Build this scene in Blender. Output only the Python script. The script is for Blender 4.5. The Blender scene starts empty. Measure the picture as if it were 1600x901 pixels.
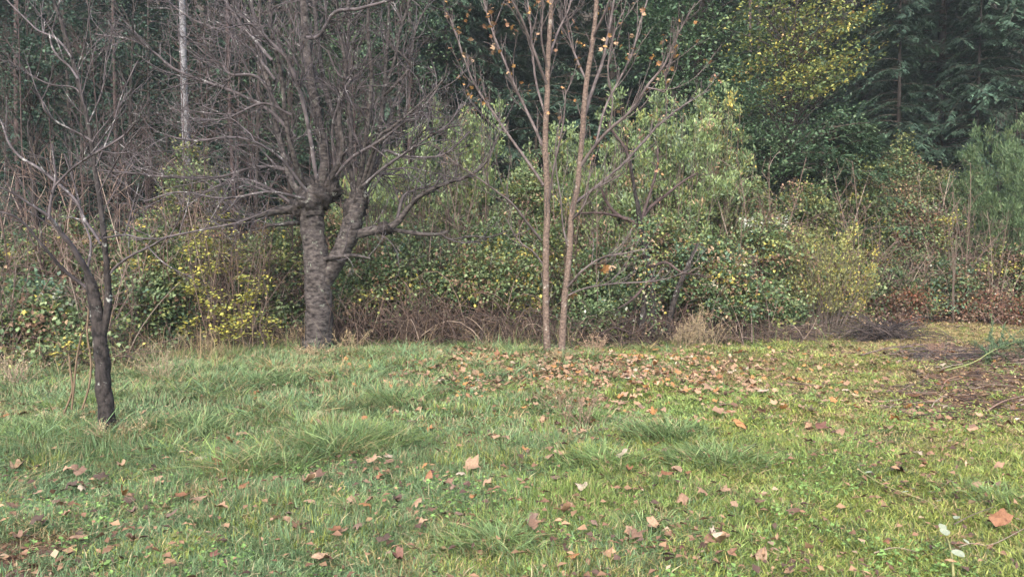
import bpy, math, random
import numpy as np
from math import radians, sin, cos, pi

# ------------------------------------------------------------------ camera, world, sun, exposure
SC = bpy.context.scene
COL = SC.collection
FPX = 1164.0                      # focal length in pixels of a 1600 px wide picture
PITCH = math.atan(50.5 / FPX)     # camera looks slightly down
CAM_H = 1.6
cd = bpy.data.cameras.new('camera')
cam = bpy.data.objects.new('camera', cd)
COL.objects.link(cam)
cam.location = (0, 0, CAM_H)
cam.rotation_euler = (pi / 2 - PITCH, 0, 0)
cd.sensor_width = 36.0
cd.lens = FPX / 1600 * 36.0
cd.clip_start = 0.05
cd.clip_end = 2000
SC.camera = cam

W = bpy.data.worlds.new('World')
SC.world = W
W.use_nodes = True
SUN_EL, SUN_AZ = radians(42), radians(192)      # behind the camera, to the left, veiled by cloud
nt = W.node_tree
bgn = nt.nodes['Background']
sky = nt.nodes.new('ShaderNodeTexSky')
sky.sky_type = 'NISHITA'
sky.sun_disc = False
sky.sun_elevation = SUN_EL
sky.sun_rotation = SUN_AZ
sky.air_density = 1.0
sky.dust_density = 4.0
sky.ozone_density = 1.0
nt.links.new(sky.outputs[0], bgn.inputs[0])
bgn.inputs[1].default_value = 0.13
sd = bpy.data.lights.new('sun', 'SUN')
sun = bpy.data.objects.new('sun', sd)
COL.objects.link(sun)
sd.energy = 0.9
sd.angle = radians(70)
sd.color = (1.0, 0.96, 0.9)
sun.rotation_euler = (pi / 2 - SUN_EL, 0, pi - SUN_AZ)
sun.location = (-10, -15, 40)
SC.view_settings.view_transform = 'Standard'
SC.view_settings.look = 'None'
SC.view_settings.exposure = 2.15
SC.view_settings.gamma = 1.0
SC.render.engine = 'CYCLES'
SC.cycles.use_denoising = True
SC.cycles.max_bounces = 6
SC.cycles.diffuse_bounces = 2
SC.cycles.transmission_bounces = 3
SC.cycles.volume_bounces = 1
SC.cycles.sample_clamp_indirect = 4.0

HAZE = 0.0007
R = np.random.default_rng(20)

# ------------------------------------------------------------------ helpers
def P(px, py, Y):
    """World point seen at picture position px, py at distance Y along the view."""
    dx = (px - 800.0) / FPX
    dz = (450.5 - py) / FPX
    fy = cos(PITCH) + dz * sin(PITCH)
    fz = -sin(PITCH) + dz * cos(PITCH)
    t = Y / fy
    return np.array([dx * t, Y, CAM_H + fz * t])

def GY(py):
    """Distance of the ground seen at picture row py."""
    dz = (450.5 - py) / FPX
    return CAM_H * (cos(PITCH) + dz * sin(PITCH)) / -(-sin(PITCH) + dz * cos(PITCH))

def smooth(a, b, x):
    t = np.clip((x - a) / (b - a), 0, 1)
    return t * t * (3 - 2 * t)

def wave(x, y, s, seed=0.0):
    """cheap smooth noise in 0..1"""
    x = np.asarray(x) * s + seed * 3.7
    y = np.asarray(y) * s + seed * 1.9
    v = (np.sin(x * 1.0 + 1.3 * np.sin(y * 0.9 + seed)) + np.sin(y * 1.13 + 1.7 * np.sin(x * 0.73 + 2 * seed))
         + 0.6 * np.sin(2.3 * x - 1.7 * y + seed) + 0.5 * np.sin(3.1 * y + 2.2 * x + 1.1 * np.sin(1.9 * x)))
    return np.clip(0.5 + v / 5.0, 0, 1)

def gz(x, y):
    x = np.asarray(x, float); y = np.asarray(y, float)
    z = 0.10 * (wave(x, y, 0.8, 2.0) - 0.5) * smooth(2, 6, y) + 0.05 * (wave(x, y, 2.6, 5.0) - 0.5)
    z = z + 0.05 * np.clip(y - 17.5, 0, None) ** 1.2 + 0.22 * np.clip(y - 21, 0, None) ** 1.15
    return z

def new_mesh(name, V, F, col=None, mat=None, smooth_shade=False):
    """V (n,3); F list of (k,3) or (k,4) int arrays; col (n,3)"""
    me = bpy.data.meshes.new(name)
    V = np.asarray(V, np.float32)
    F = [np.asarray(f, np.int32) for f in F if len(f)]
    me.vertices.add(len(V))
    me.vertices.foreach_set('co', V.ravel())
    loops = np.concatenate([f.ravel() for f in F])
    tot = np.concatenate([np.full(len(f), f.shape[1], np.int32) for f in F])
    start = np.concatenate([[0], np.cumsum(tot)[:-1]]).astype(np.int32)
    me.loops.add(len(loops))
    me.loops.foreach_set('vertex_index', loops)
    me.polygons.add(len(tot))
    me.polygons.foreach_set('loop_start', start)
    me.polygons.foreach_set('loop_total', tot)
    if smooth_shade:
        me.polygons.foreach_set('use_smooth', np.ones(len(tot), bool))
    me.update(calc_edges=True)
    if col is not None:
        a = me.color_attributes.new('tint', 'FLOAT_COLOR', 'POINT')
        c = np.ones((len(V), 4), np.float32)
        c[:, :3] = np.clip(col, 0, 1)
        a.data.foreach_set('color', c.ravel())
    if mat is not None:
        me.materials.append(mat)
    return me

def thing(name, label, cat, loc=(0, 0, 0), group=None, rotz=0.0, scale=1.0):
    o = bpy.data.objects.new(name, None)
    COL.objects.link(o)
    o.empty_display_size = 0.2
    o.location = loc
    o.rotation_euler = (0, 0, rotz)
    o.scale = (scale,) * 3 if np.isscalar(scale) else scale
    o['label'] = label
    o['category'] = cat
    if group:
        o['group'] = group
    return o

def part(name, me, parent, kind=None, label=None):
    o = bpy.data.objects.new(name, me)
    COL.objects.link(o)
    o.parent = parent
    if kind:
        o['kind'] = kind
    if label:
        o['label'] = label
    return o

def single(name, me, label, cat, loc=(0, 0, 0), group=None, rot=(0, 0, 0), scale=1.0):
    o = bpy.data.objects.new(name, me)
    COL.objects.link(o)
    o.location = loc
    o.rotation_euler = rot
    o.scale = (scale,) * 3 if np.isscalar(scale) else scale
    o['label'] = label
    o['category'] = cat
    if group:
        o['group'] = group
    return o

def setting(name, me, kind='structure', label=None, cat=None):
    o = bpy.data.objects.new(name, me)
    COL.objects.link(o)
    o['kind'] = kind
    if label:
        o['label'] = label
    if cat:
        o['category'] = cat
    return o

def nrm(v):
    return v / np.maximum(np.linalg.norm(v, axis=-1, keepdims=True), 1e-9)

def spline(pts, n):
    """Catmull-Rom through control rows of any width"""
    p = np.asarray(pts, float)
    if len(p) == 2:
        t = np.linspace(0, 1, n)[:, None]
        return p[0] * (1 - t) + p[1] * t
    q = np.vstack([2 * p[0] - p[1], p, 2 * p[-1] - p[-2]])
    s = np.linspace(0, len(p) - 1 - 1e-6, n)
    i = s.astype(int)
    t = (s - i)[:, None]
    a, b, c, d = q[i], q[i + 1], q[i + 2], q[i + 3]
    return 0.5 * (2 * b + (c - a) * t + (2 * a - 5 * b + 4 * c - d) * t ** 2 + (3 * b - a - 3 * c + d) * t ** 3)

def tubes(Pt, Rd, k, lump=0.0, seed=0):
    """Pt (M,n,3), Rd (M,n) -> V, F quads; lump = radial unevenness"""
    Pt = np.asarray(Pt, float); Rd = np.asarray(Rd, float)
    M, n, _ = Pt.shape
    T = nrm(np.gradient(Pt, axis=1))
    mean = nrm(T.mean(1))
    ref = np.where(np.abs(mean[:, 2:3]) > 0.8, np.array([[1.0, 0.2, 0]]), np.array([[0.0, 0, 1]]))[:, None, :]
    U = nrm(np.cross(T, ref))
    Wv = np.cross(T, U)
    a = np.arange(k) / k * 2 * pi
    rr = np.repeat(Rd[:, :, None], k, axis=2)
    if lump:
        s = np.arange(n)[None, :, None] * 0.55 + seed
        rr = rr * (1 + lump * (0.5 * np.sin(3 * a + s * 0.8 + 2 * np.sin(s * .5)) + 0.35 * np.sin(5 * a - s * 1.3) + 0.3 * np.sin(2 * a + s * 2.1)))
    V = Pt[:, :, None, :] + rr[..., None] * (np.cos(a)[None, None, :, None] * U[:, :, None, :] + np.sin(a)[None, None, :, None] * Wv[:, :, None, :])
    idx = np.arange(M * n * k).reshape(M, n, k)
    nx = np.roll(idx, -1, axis=2)
    F = np.stack([idx[:, :-1], nx[:, :-1], nx[:, 1:], idx[:, 1:]], -1).reshape(-1, 4)
    return V.reshape(-1, 3), F

def grow(rng, Pt, Rd, count, lmin, lmax, ang, up, wob, rs, rmax, rend, n=6, tmin=0.15, tmax=1.0, bias=None):
    """count side shoots from parent paths"""
    M, m, _ = Pt.shape
    L = np.linalg.norm(np.diff(Pt, axis=1), axis=2).sum(1)
    w = L if bias is None else L * bias
    pi_ = rng.choice(M, count, p=w / w.sum())
    t = tmin + (tmax - tmin) * rng.random(count)
    f = t * (m - 1)
    i = np.minimum(f.astype(int), m - 2)
    fr = (f - i)[:, None]
    a = Pt[pi_, i]; b = Pt[pi_, i + 1]
    pos = a * (1 - fr) + b * fr
    tan = nrm(b - a)
    rp = Rd[pi_, i] * (1 - fr[:, 0]) + Rd[pi_, i + 1] * fr[:, 0]
    rnd = rng.normal(size=(count, 3))
    perp = nrm(rnd - (rnd * tan).sum(1, keepdims=True) * tan)
    an = ang * (0.7 + 0.6 * rng.random((count, 1)))
    d = nrm(tan * np.cos(an) + perp * np.sin(an))
    ln = (lmin + (lmax - lmin) * rng.random(count) ** 1.5) * (1 - 0.5 * t)
    step = ln / (n - 1)
    out = np.empty((count, n, 3))
    out[:, 0] = pos
    bend = rng.normal(size=(count, 3)) * wob
    for k in range(1, n):
        d = nrm(d + np.array([0, 0, up]) + bend + rng.normal(size=(count, 3)) * wob)
        out[:, k] = out[:, k - 1] + d * step[:, None]
    r0 = np.minimum(rp * rs, rmax)
    rad = r0[:, None] * (1 - np.linspace(0, 1, n))[None] + np.minimum(rend, r0)[:, None] * np.linspace(0, 1, n)[None]
    return out, rad

class Bag:
    """collects pieces of one mesh"""
    def __init__(s):
        s.V = []; s.F = []; s.C = []; s.n = 0
    def add(s, V, F, col=None):
        V = np.asarray(V, float)
        fs = F if isinstance(F, list) else [F]
        for f in fs:
            s.F.append(np.asarray(f) + s.n)
        s.V.append(V)
        c = np.ones((len(V), 3)) * 0.5 if col is None else np.broadcast_to(col, (len(V), 3))
        s.C.append(c)
        s.n += len(V)
    def mesh(s, name, mat, smooth_shade=False):
        F3 = [f for f in s.F if f.shape[1] == 3]
        F4 = [f for f in s.F if f.shape[1] == 4]
        F = ([np.concatenate(F3)] if F3 else []) + ([np.concatenate(F4)] if F4 else [])
        return new_mesh(name, np.concatenate(s.V), F, np.concatenate(s.C), mat, smooth_shade)

def leaves(pos, axis, up, length, width, col, fold=0.25):
    """folded two-triangle-per-side leaves: base, left, tip, right"""
    N = len(pos)
    axis = nrm(axis)
    side = nrm(np.cross(axis, up))
    nn = np.cross(side, axis)
    L = np.broadcast_to(length, (N,))[:, None]
    Wd = np.broadcast_to(width, (N,))[:, None]
    b = pos
    tip = pos + axis * L
    l = pos + axis * L * 0.42 + side * Wd * 0.5 + nn * Wd * fold
    r = pos + axis * L * 0.42 - side * Wd * 0.5 + nn * Wd * fold
    V = np.stack([b, l, tip, r], 1).reshape(-1, 3)
    i = np.arange(N)[:, None] * 4
    F = np.concatenate([i + np.array([[0, 2, 1]]), i + np.array([[0, 3, 2]])])
    return V, F, np.repeat(col, 4, axis=0)

def pick(rng, pal, n):
    """pal: list of (weight, rgb)"""
    w = np.array([p[0] for p in pal], float)
    c = np.array([p[1] for p in pal], float)
    return c[rng.choice(len(pal), n, p=w / w.sum())]

# ------------------------------------------------------------------ materials
def mat_new(name):
    m = bpy.data.materials.new(name)
    m.use_nodes = True
    t = m.node_tree
    return m, t, t.nodes['Principled BSDF'], t.nodes['Material Output']

def noise(t, scale, detail=4, coord='Object', rough=0.6, stretch=None):
    tc = t.nodes.new('ShaderNodeTexCoord')
    src = tc.outputs[coord]
    if stretch:
        mp = t.nodes.new('ShaderNodeMapping')
        mp.inputs['Scale'].default_value = stretch
        t.links.new(src, mp.inputs[0])
        src = mp.outputs[0]
    n = t.nodes.new('ShaderNodeTexNoise')
    n.inputs['Scale'].default_value = scale
    n.inputs['Detail'].default_value = detail
    n.inputs['Roughness'].default_value = rough
    t.links.new(src, n.inputs['Vector'])
    return n

def ramp(t, src, stops):
    r = t.nodes.new('ShaderNodeValToRGB')
    while len(r.color_ramp.elements) < len(stops):
        r.color_ramp.elements.new(0.5)
    for e, (p, c) in zip(r.color_ramp.elements, stops):
        e.position = p
        e.color = (*c, 1)
    t.links.new(src, r.inputs[0])
    return r

def mixc(t, a, b, fac, mode='MIX'):
    m = t.nodes.new('ShaderNodeMix')
    m.data_type = 'RGBA'
    m.blend_type = mode
    for sock, v in ((m.inputs[0], fac), (m.inputs[6], a), (m.inputs[7], b)):
        if hasattr(v, 'node'):
            t.links.new(v, sock)
        elif isinstance(v, (int, float)):
            sock.default_value = v
        else:
            sock.default_value = (*v, 1)
    return m.outputs[2]

def leaf_mat(name, rough=0.55, trans=0.2, spec=0.3):
    m, t, b, out = mat_new(name)
    at = t.nodes.new('ShaderNodeAttribute')
    at.attribute_name = 'tint'
    b.inputs['Roughness'].default_value = rough
    b.inputs['Specular IOR Level'].default_value = spec
    n = noise(t, 9.0, 3)
    v = ramp(t, n.outputs[0], [(0.3, (0.72, 0.72, 0.72)), (0.7, (1.2, 1.2, 1.2))])
    c = mixc(t, at.outputs[0], v.outputs[0], 1.0, 'MULTIPLY')
    t.links.new(c, b.inputs['Base Color'])
    tr = t.nodes.new('ShaderNodeBsdfTranslucent')
    t.links.new(c, tr.inputs[0])
    ms = t.nodes.new('ShaderNodeMixShader')
    ms.inputs[0].default_value = trans
    t.links.new(b.outputs[0], ms.inputs[1])
    t.links.new(tr.outputs[0], ms.inputs[2])
    t.links.new(ms.outputs[0], out.inputs[0])
    return m

def bark_mat(name, dark, light, lichen, lichen_amt=0.62, band=(1, 1, 6), scale=14, bump=0.4):
    m, t, b, out = mat_new(name)
    n1 = noise(t, scale, 6, stretch=band)
    n2 = noise(t, 7.0, 5, rough=0.7)
    n3 = noise(t, 38.0, 3)
    c1 = ramp(t, n1.outputs[0], [(0.36, dark), (0.64, light)])
    msk = ramp(t, n2.outputs[0], [(lichen_amt, (0, 0, 0)), (lichen_amt + 0.07, (1, 1, 1))])
    brk = ramp(t, n3.outputs[0], [(0.42, (0, 0, 0)), (0.55, (1, 1, 1))])
    mm = mixc(t, msk.outputs[0], brk.outputs[0], 1.0, 'MULTIPLY')
    c = mixc(t, c1.outputs[0], lichen, mm)
    t.links.new(c, b.inputs['Base Color'])
    b.inputs['Roughness'].default_value = 0.85
    b.inputs['Specular IOR Level'].default_value = 0.2
    bp = t.nodes.new('ShaderNodeBump')
    bp.inputs['Strength'].default_value = bump
    bp.inputs['Distance'].default_value = 0.02
    t.links.new(n1.outputs[0], bp.inputs['Height'])
    t.links.new(bp.outputs[0], b.inputs['Normal'])
    return m

M_LEAF = leaf_mat('leaf')
M_NEEDLE = leaf_mat('needle', 0.6, 0.12, 0.25)
M_GRASS = leaf_mat('grass_blade', 0.5, 0.3, 0.3)
M_STRAW = leaf_mat('dry_stalk', 0.8, 0.15, 0.1)
M_CANE = leaf_mat('cane', 0.7, 0.0, 0.2)
M_CHERRY = bark_mat('cherry_bark', (0.012, 0.010, 0.0105), (0.085, 0.074, 0.070), (0.17, 0.19, 0.155), 0.60, (1, 1, 2.0), 11, 1.0)
M_CHTWIG = bark_mat('cherry_twig', (0.035, 0.030, 0.032), (0.098, 0.084, 0.088), (0.28, 0.28, 0.27), 0.57, (1, 1, 1), 6, 0.0)
M_BLACK = bark_mat('dark_bark', (0.009, 0.008, 0.008), (0.045, 0.038, 0.036), (0.34, 0.35, 0.32), 0.60, (1.6, 1.6, 1), 16, 0.9)
M_MAPLE = bark_mat('maple_bark', (0.055, 0.040, 0.033), (0.165, 0.122, 0.098), (0.27, 0.25, 0.22), 0.60, (1, 1, 1.6), 22, 0.7)
M_MPTWIG = bark_mat('maple_twig', (0.055, 0.043, 0.042), (0.135, 0.112, 0.107), (0.30, 0.27, 0.25), 0.66, (1, 1, 1), 6, 0.0)
M_ALDER = bark_mat('alder_bark', (0.09, 0.09, 0.097), (0.20, 0.20, 0.21), (0.05, 0.055, 0.05), 0.56, (1, 1, 3))
M_THIN = bark_mat('sapling_bark', (0.034, 0.024, 0.023), (0.082, 0.058, 0.055), (0.14, 0.13, 0.125), 0.66, (1, 1, 1), 6, 0.0)
M_CONBARK = bark_mat('conifer_bark', (0.018, 0.015, 0.013), (0.045, 0.037, 0.033), (0.07, 0.08, 0.065), 0.66, (3, 3, 0.6))

def fallen_mat():
    m, t, b, out = mat_new('dead_leaf')
    oi = t.nodes.new('ShaderNodeObjectInfo')
    n = noise(t, 14.0, 5, rough=0.7)
    v = ramp(t, n.outputs[0], [(0.3, (0.55, 0.5, 0.48)), (0.62, (1.1, 1.08, 1.05))])
    c = mixc(t, oi.outputs['Color'], v.outputs[0], 1.0, 'MULTIPLY')
    t.links.new(c, b.inputs['Base Color'])
    b.inputs['Roughness'].default_value = 0.65
    b.inputs['Specular IOR Level'].default_value = 0.35
    return m
M_FALLEN = fallen_mat()

def ground_mat():
    m, t, b, out = mat_new('lawn_soil')
    at = t.nodes.new('ShaderNodeAttribute')
    at.attribute_name = 'tint'
    n1 = noise(t, 2.2, 6, rough=0.7)
    n2 = noise(t, 30.0, 5, rough=0.7)
    v = ramp(t, n1.outputs[0], [(0.3, (0.6, 0.6, 0.6)), (0.7, (1.25, 1.2, 1.1))])
    v2 = ramp(t, n2.outputs[0], [(0.3, (0.5, 0.5, 0.5)), (0.7, (1.4, 1.4, 1.4))])
    c = mixc(t, at.outputs[0], v.outputs[0], 1.0, 'MULTIPLY')
    c = mixc(t, c, v2.outputs[0], 1.0, 'MULTIPLY')
    t.links.new(c, b.inputs['Base Color'])
    b.inputs['Roughness'].default_value = 0.95
    b.inputs['Specular IOR Level'].default_value = 0.1
    bp = t.nodes.new('ShaderNodeBump')
    bp.inputs['Strength'].default_value = 0.8
    bp.inputs['Distance'].default_value = 0.03
    t.links.new(n2.outputs[0], bp.inputs['Height'])
    t.links.new(bp.outputs[0], b.inputs['Normal'])
    return m
M_GROUND = ground_mat()

# ------------------------------------------------------------------ lawn maps (functions of the ground position)
def bare_map(x, y):
    """0..1: bare twiggy earth at the right and the muddy corner in front at the left"""
    u = x / np.maximum(y, 0.5)
    a = smooth(0.475, 0.58, u + 0.14 * (wave(x, y, 1.1, 3) - 0.5)) * smooth(6.6, 8.2, y + 0.8 * (wave(x, y, 1.7, 1) - .5)) * (1 - smooth(13.0, 14.5, y))
    b = smooth(-0.50, -0.63, u + 0.10 * (wave(x, y, 3, 1) - .5)) * (1 - smooth(3.9, 4.35, y + .4 * (wave(x, y, 4, 2) - .5)))
    c = smooth(0.42, 0.52, u) * smooth(15.0, 16.0, y) * 0.55
    return np.clip(a + b + c, 0, 1)

def straw_map(x, y):
    u = x / np.maximum(y, 0.5)
    a = np.exp(-((u - 0.30) / 0.13) ** 2 - ((y - 10.6) / 1.6) ** 2) * 0.75
    b = smooth(0.35, 0.55, u) * smooth(11.0, 14.0, y) * 0.8
    c = smooth(0.25, 0.5, u) * smooth(5.2, 7.0, y) * 0.35
    d = smooth(0.55, 0.85, wave(x, y, 2.3, 7)) * 0.28
    return np.clip(a + b + c + d, 0, 0.95)

def long_map(x, y):
    """0..1 long grass: left half and behind; short on the mown right and in front"""
    u = x / np.maximum(y, 0.5)
    left = smooth(0.10, -0.22, u + 0.10 * (wave(x, y, 1.2, 4) - 0.5)) * smooth(4.9, 6.2, y + 0.9 * (wave(x, y, 1.0, 9) - .5))
    back = 0.45 * smooth(9.8, 11.5, y) * (1 - smooth(0.12, 0.3, u))
    return np.clip(left + back, 0, 1)

def carpet_map(x, y):
    """leaf carpet below the two-stemmed maple"""
    return np.exp(-((x - 0.8) / 1.9) ** 2 - ((y - 10.4) / 1.5) ** 2)

def lawn_col(rng, x, y):
    n = len(x)
    u = x / np.maximum(y, 0.5)
    blue = np.array([0.150, 0.205, 0.098]); green = np.array([0.165, 0.225, 0.062]); moss = np.array([0.215, 0.245, 0.062])
    straw = np.array([0.36, 0.29, 0.14]); pale = np.array([0.27, 0.31, 0.17])
    k = smooth(-0.15, 0.3, u + 0.35 * (wave(x, y, 1.6, 6) - 0.5))[:, None]
    k2 = smooth(0.05, 0.5, u + 0.5 * (wave(x, y, 2.1, 8) - 0.5))[:, None]
    c = blue * (1 - k) + green * k
    c = c * (1 - 0.7 * k2) + moss * 0.7 * k2
    c = c * (0.62 + 0.7 * rng.random((n, 1))) * (0.86 + 0.28 * wave(x, y, 4.2, 3)[:, None])
    p = rng.random(n)
    c[p < 0.10] = (pale * (0.8 + 0.4 * rng.random((n, 1))))[p < 0.10]
    s = rng.random(n) < straw_map(x, y) * 0.75 + 0.06
    c[s] = (straw * (0.55 + 0.65 * rng.random((n, 1))))[s]
    return c

# ------------------------------------------------------------------ ground and hillside
def make_ground():
    ys = np.concatenate([np.linspace(-30, 2, 12)[:-1], np.linspace(2, 20, 150)[:-1], np.linspace(20, 80, 40)])
    s = np.linspace(-1, 1, 131)
    xs = 16 * s + 20 * s ** 3 + 34 * s ** 7
    X, Y = np.meshgrid(xs, ys)
    Z = gz(X, Y)
    n0, n1 = X.shape
    V = np.stack([X, Y, Z], -1).reshape(-1, 3)
    i = np.arange(n0 * n1).reshape(n0, n1)
    F = np.stack([i[:-1, :-1], i[:-1, 1:], i[1:, 1:], i[1:, :-1]], -1).reshape(-1, 4)
    x, y = V[:, 0], V[:, 1]
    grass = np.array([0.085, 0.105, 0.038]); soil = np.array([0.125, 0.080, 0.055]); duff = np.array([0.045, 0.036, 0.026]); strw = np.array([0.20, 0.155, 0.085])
    c = np.tile(grass, (len(V), 1))
    w = straw_map(x, y)[:, None] * 0.7
    c = c * (1 - w) + strw * w
    w = bare_map(x, y)[:, None]
    c = c * (1 - w) + soil * w
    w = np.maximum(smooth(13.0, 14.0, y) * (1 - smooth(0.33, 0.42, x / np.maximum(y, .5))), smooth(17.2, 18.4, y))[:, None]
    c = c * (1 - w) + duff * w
    setting('ground', new_mesh('ground', V, [F], c, M_GROUND, True), 'structure', 'grassy ground rising into a wooded hillside')
make_ground()

# ------------------------------------------------------------------ grass
def blades(rng, x, y, h, wd, lean, az, col, seg3=False):
    N = len(x)
    z = gz(x, y) - 0.004
    base = np.stack([x, y, z], 1)
    d = np.stack([np.cos(az), np.sin(az), np.zeros(N)], 1)
    sd_ = np.stack([-np.sin(az + rng.normal(0, .7, N)), np.cos(az + rng.normal(0, .7, N)), np.zeros(N)], 1)
    up = np.array([0, 0, 1.0])
    h = h[:, None]; wd = wd[:, None]; lean = lean[:, None]
    def pt(t):
        # bending over: angle grows with t
        return base + d * (h * lean * t ** 1.7) + up * (h * t * (1 - 0.42 * np.minimum(lean, 1.25) * t))
    if seg3:
        ts = [(0, 1.0), (0.4, 0.95), (0.75, 0.65), (1.0, 0)]
    else:
        ts = [(0, 1.0), (0.55, 0.85), (1.0, 0)]
    vs = []
    for t, w in ts[:-1]:
        p = pt(t)
        vs += [p - sd_ * wd * w * .5, p + sd_ * wd * w * .5]
    vs.append(pt(1.0))
    m = len(vs)
    V = np.stack(vs, 1).reshape(-1, 3)
    i = np.arange(N)[:, None] * m
    q = [i + np.array([[0, 1, 3, 2]])]
    if seg3:
        q.append(i + np.array([[2, 3, 5, 4]]))
    tri = i + np.array([[m - 3, m - 2, m - 1]])
    return V, [tri, np.concatenate(q)], np.repeat(col, m, axis=0)

def lawn_points(rng, N, y0, y1, umax=0.86, p=-0.3):
    e = p + 1
    v = rng.random(N)
    y = (y0 ** e + v * (y1 ** e - y0 ** e)) ** (1 / e)
    u = (rng.random(N) * 2 - 1) * umax
    return u * y, y

def hedge_front(x, y):
    """ground distance where the thicket begins"""
    u = x / np.maximum(y, .5)
    return np.interp(u, [-.9, -.6, -.42, -.3, 0, .25, .42, .5, .9], [9.6, 10.2, 11.6, 13.0, 13.2, 13.4, 14.0, 16.6, 18.0])

def make_grass():
    rng = np.random.default_rng(3)
    # short turf and long grass: tufts of blades scattered over the lawn
    hues = {
        'blue': [(5, (.142, .232, .108)), (2, (.25, .34, .16)), (.8, (.34, .29, .17)), (1.5, (.07, .115, .05))],
        'green': [(5, (.192, .275, .072)), (2, (.29, .38, .12)), (.8, (.36, .30, .15)), (1.5, (.09, .13, .04))],
        'moss': [(5, (.255, .300, .066)), (2, (.34, .39, .10)), (.9, (.36, .28, .12)), (1.2, (.12, .145, .04))],
        'straw': [(4, (.36, .28, .14)), (2, (.27, .20, .10)), (1.3, (.22, .24, .08))],
        'dark': [(4, (.085, .125, .05)), (2, (.13, .17, .07)), (1, (.18, .14, .08))],
    }
    names = list(hues)
    def tuft(name, pal, n, rad, h, wd, lean, seg3):
        a = rng.random(n) * 2 * pi; q = np.sqrt(rng.random(n)) * rad
        x = np.cos(a) * q; y = np.sin(a) * q
        az = a + rng.normal(0, .9, n)
        hh = h * (.45 + .75 * rng.random(n))
        V, F, C = blades(rng, x, y, hh, wd * (.6 + .7 * rng.random(n)), np.clip(rng.normal(lean, .35, n), .05, 1.6), az, pick(rng, hues[pal], n) * (.7 + .6 * rng.random((n, 1))), seg3)
        z0 = np.repeat(gz(x, y), len(V) // n)
        V = V.copy(); V[:, 2] -= z0
        bg = Bag(); bg.add(V, F, C)
        return bpy.data.objects.new(name, bg.mesh(name, M_GRASS))
    short = [tuft('grass_tuft', p, nb_, .06, .066, w, .85, False) for p in names for w, nb_ in ((.0058, 22), (.0048, 24), (.011, 17), (.009, 19))]
    longs = [tuft('long_grass_tuft', p, 30, .085, .25, w, 1.15, True) for p in ('blue', 'green', 'dark', 'straw') for w in (.0060, .0052, .0095, .008)]

    def scatter(name, protos, x, y, idx, scl, label):
        n = len(x)
        me = bpy.data.meshes.new(name)
        me.vertices.add(n)
        me.vertices.foreach_set('co', np.stack([x, y, gz(x, y)], 1).astype(np.float32).ravel())
        for nm, ty, prop, v in (('proto', 'INT', 'value', idx.astype(np.int32)), ('size', 'FLOAT_VECTOR', 'vector', scl.astype(np.float32)),
                                ('turn', 'FLOAT_VECTOR', 'vector', np.stack([rng.normal(0, .16, n), rng.normal(0, .16, n), rng.random(n) * 6.283], 1).astype(np.float32))):
            me.attributes.new(nm, ty, 'POINT').data.foreach_set(prop, v.ravel())
        o = setting(name, me, 'stuff', label, 'grass')
        ng = bpy.data.node_groups.new(name, 'GeometryNodeTree')
        ng.interface.new_socket('Geometry', in_out='INPUT', socket_type='NodeSocketGeometry')
        ng.interface.new_socket('Geometry', in_out='OUTPUT', socket_type='NodeSocketGeometry')
        gi = ng.nodes.new('NodeGroupInput'); go = ng.nodes.new('NodeGroupOutput'); jn = ng.nodes.new('GeometryNodeJoinGeometry')
        def attr(nm, ty):
            q = ng.nodes.new('GeometryNodeInputNamedAttribute'); q.data_type = ty; q.inputs['Name'].default_value = nm
            return q.outputs[0]
        ap, asz, at_ = attr('proto', 'INT'), attr('size', 'FLOAT_VECTOR'), attr('turn', 'FLOAT_VECTOR')
        e2r = ng.nodes.new('FunctionNodeEulerToRotation')
        ng.links.new(at_, e2r.inputs[0])
        for i, ob in enumerate(protos):
            oi = ng.nodes.new('GeometryNodeObjectInfo'); oi.inputs['Object'].default_value = ob
            g2 = ng.nodes.new('GeometryNodeGeometryToInstance')
            ng.links.new(oi.outputs['Geometry'], g2.inputs[0])
            cp = ng.nodes.new('FunctionNodeCompare'); cp.data_type = 'INT'; cp.operation = 'EQUAL'
            ng.links.new(ap, cp.inputs[2]); cp.inputs[3].default_value = i
            ip = ng.nodes.new('GeometryNodeInstanceOnPoints')
            ng.links.new(gi.outputs[0], ip.inputs['Points'])
            ng.links.new(cp.outputs[0], ip.inputs['Selection'])
            ng.links.new(g2.outputs[0], ip.inputs['Instance'])
            ng.links.new(e2r.outputs[0], ip.inputs['Rotation'])
            ng.links.new(asz, ip.inputs['Scale'])
            ng.links.new(ip.outputs[0], jn.inputs[0])
        ng.links.new(jn.outputs[0], go.inputs[0])
        md = o.modifiers.new('scatter', 'NODES'); md.node_group = ng
        return o

    x, y = lawn_points(rng, 98000, 3.0, 18.8, .88, -.1)
    keep = (rng.random(len(x)) > bare_map(x, y) * 0.90) & (y < hedge_front(x, y) + 0.7) & (rng.random(len(x)) > 0.6 * carpet_map(x, y))
    x, y = x[keep], y[keep]; n = len(x)
    u = x / y
    lm = long_map(x, y)
    st = straw_map(x, y); r1 = rng.random(n); r2 = rng.random(n)
    hue = np.where(r1 < smooth(-.15, .3, u + .5 * (wave(x, y, 1.6, 6) - .5)), 1, 0)
    hue = np.where(r2 < .75 * smooth(.10, .58, u + .7 * (wave(x, y, 2.1, 8) - .5)), 2, hue)
    hue = np.where((wave(x, y, 2.7, 51) > .60) & (rng.random(n) < .3) & (y < 7), 2, hue)
    hue = np.where(rng.random(n) < .16 + .25 * (wave(x, y, 3.6, 52) > .66), 4, hue)
    hue = np.where(rng.random(n) < st * .8 + .03, 3, hue)
    idx = hue * 4 + np.where(y > 6.5, 2, 0) + rng.integers(0, 2, n)
    hs = (.55 + .5 * rng.random(n) + .9 * smooth(.45, .8, wave(x, y, 3.1, 2)) * smooth(.55, .1, u)) * (1 + .7 * lm)
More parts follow.
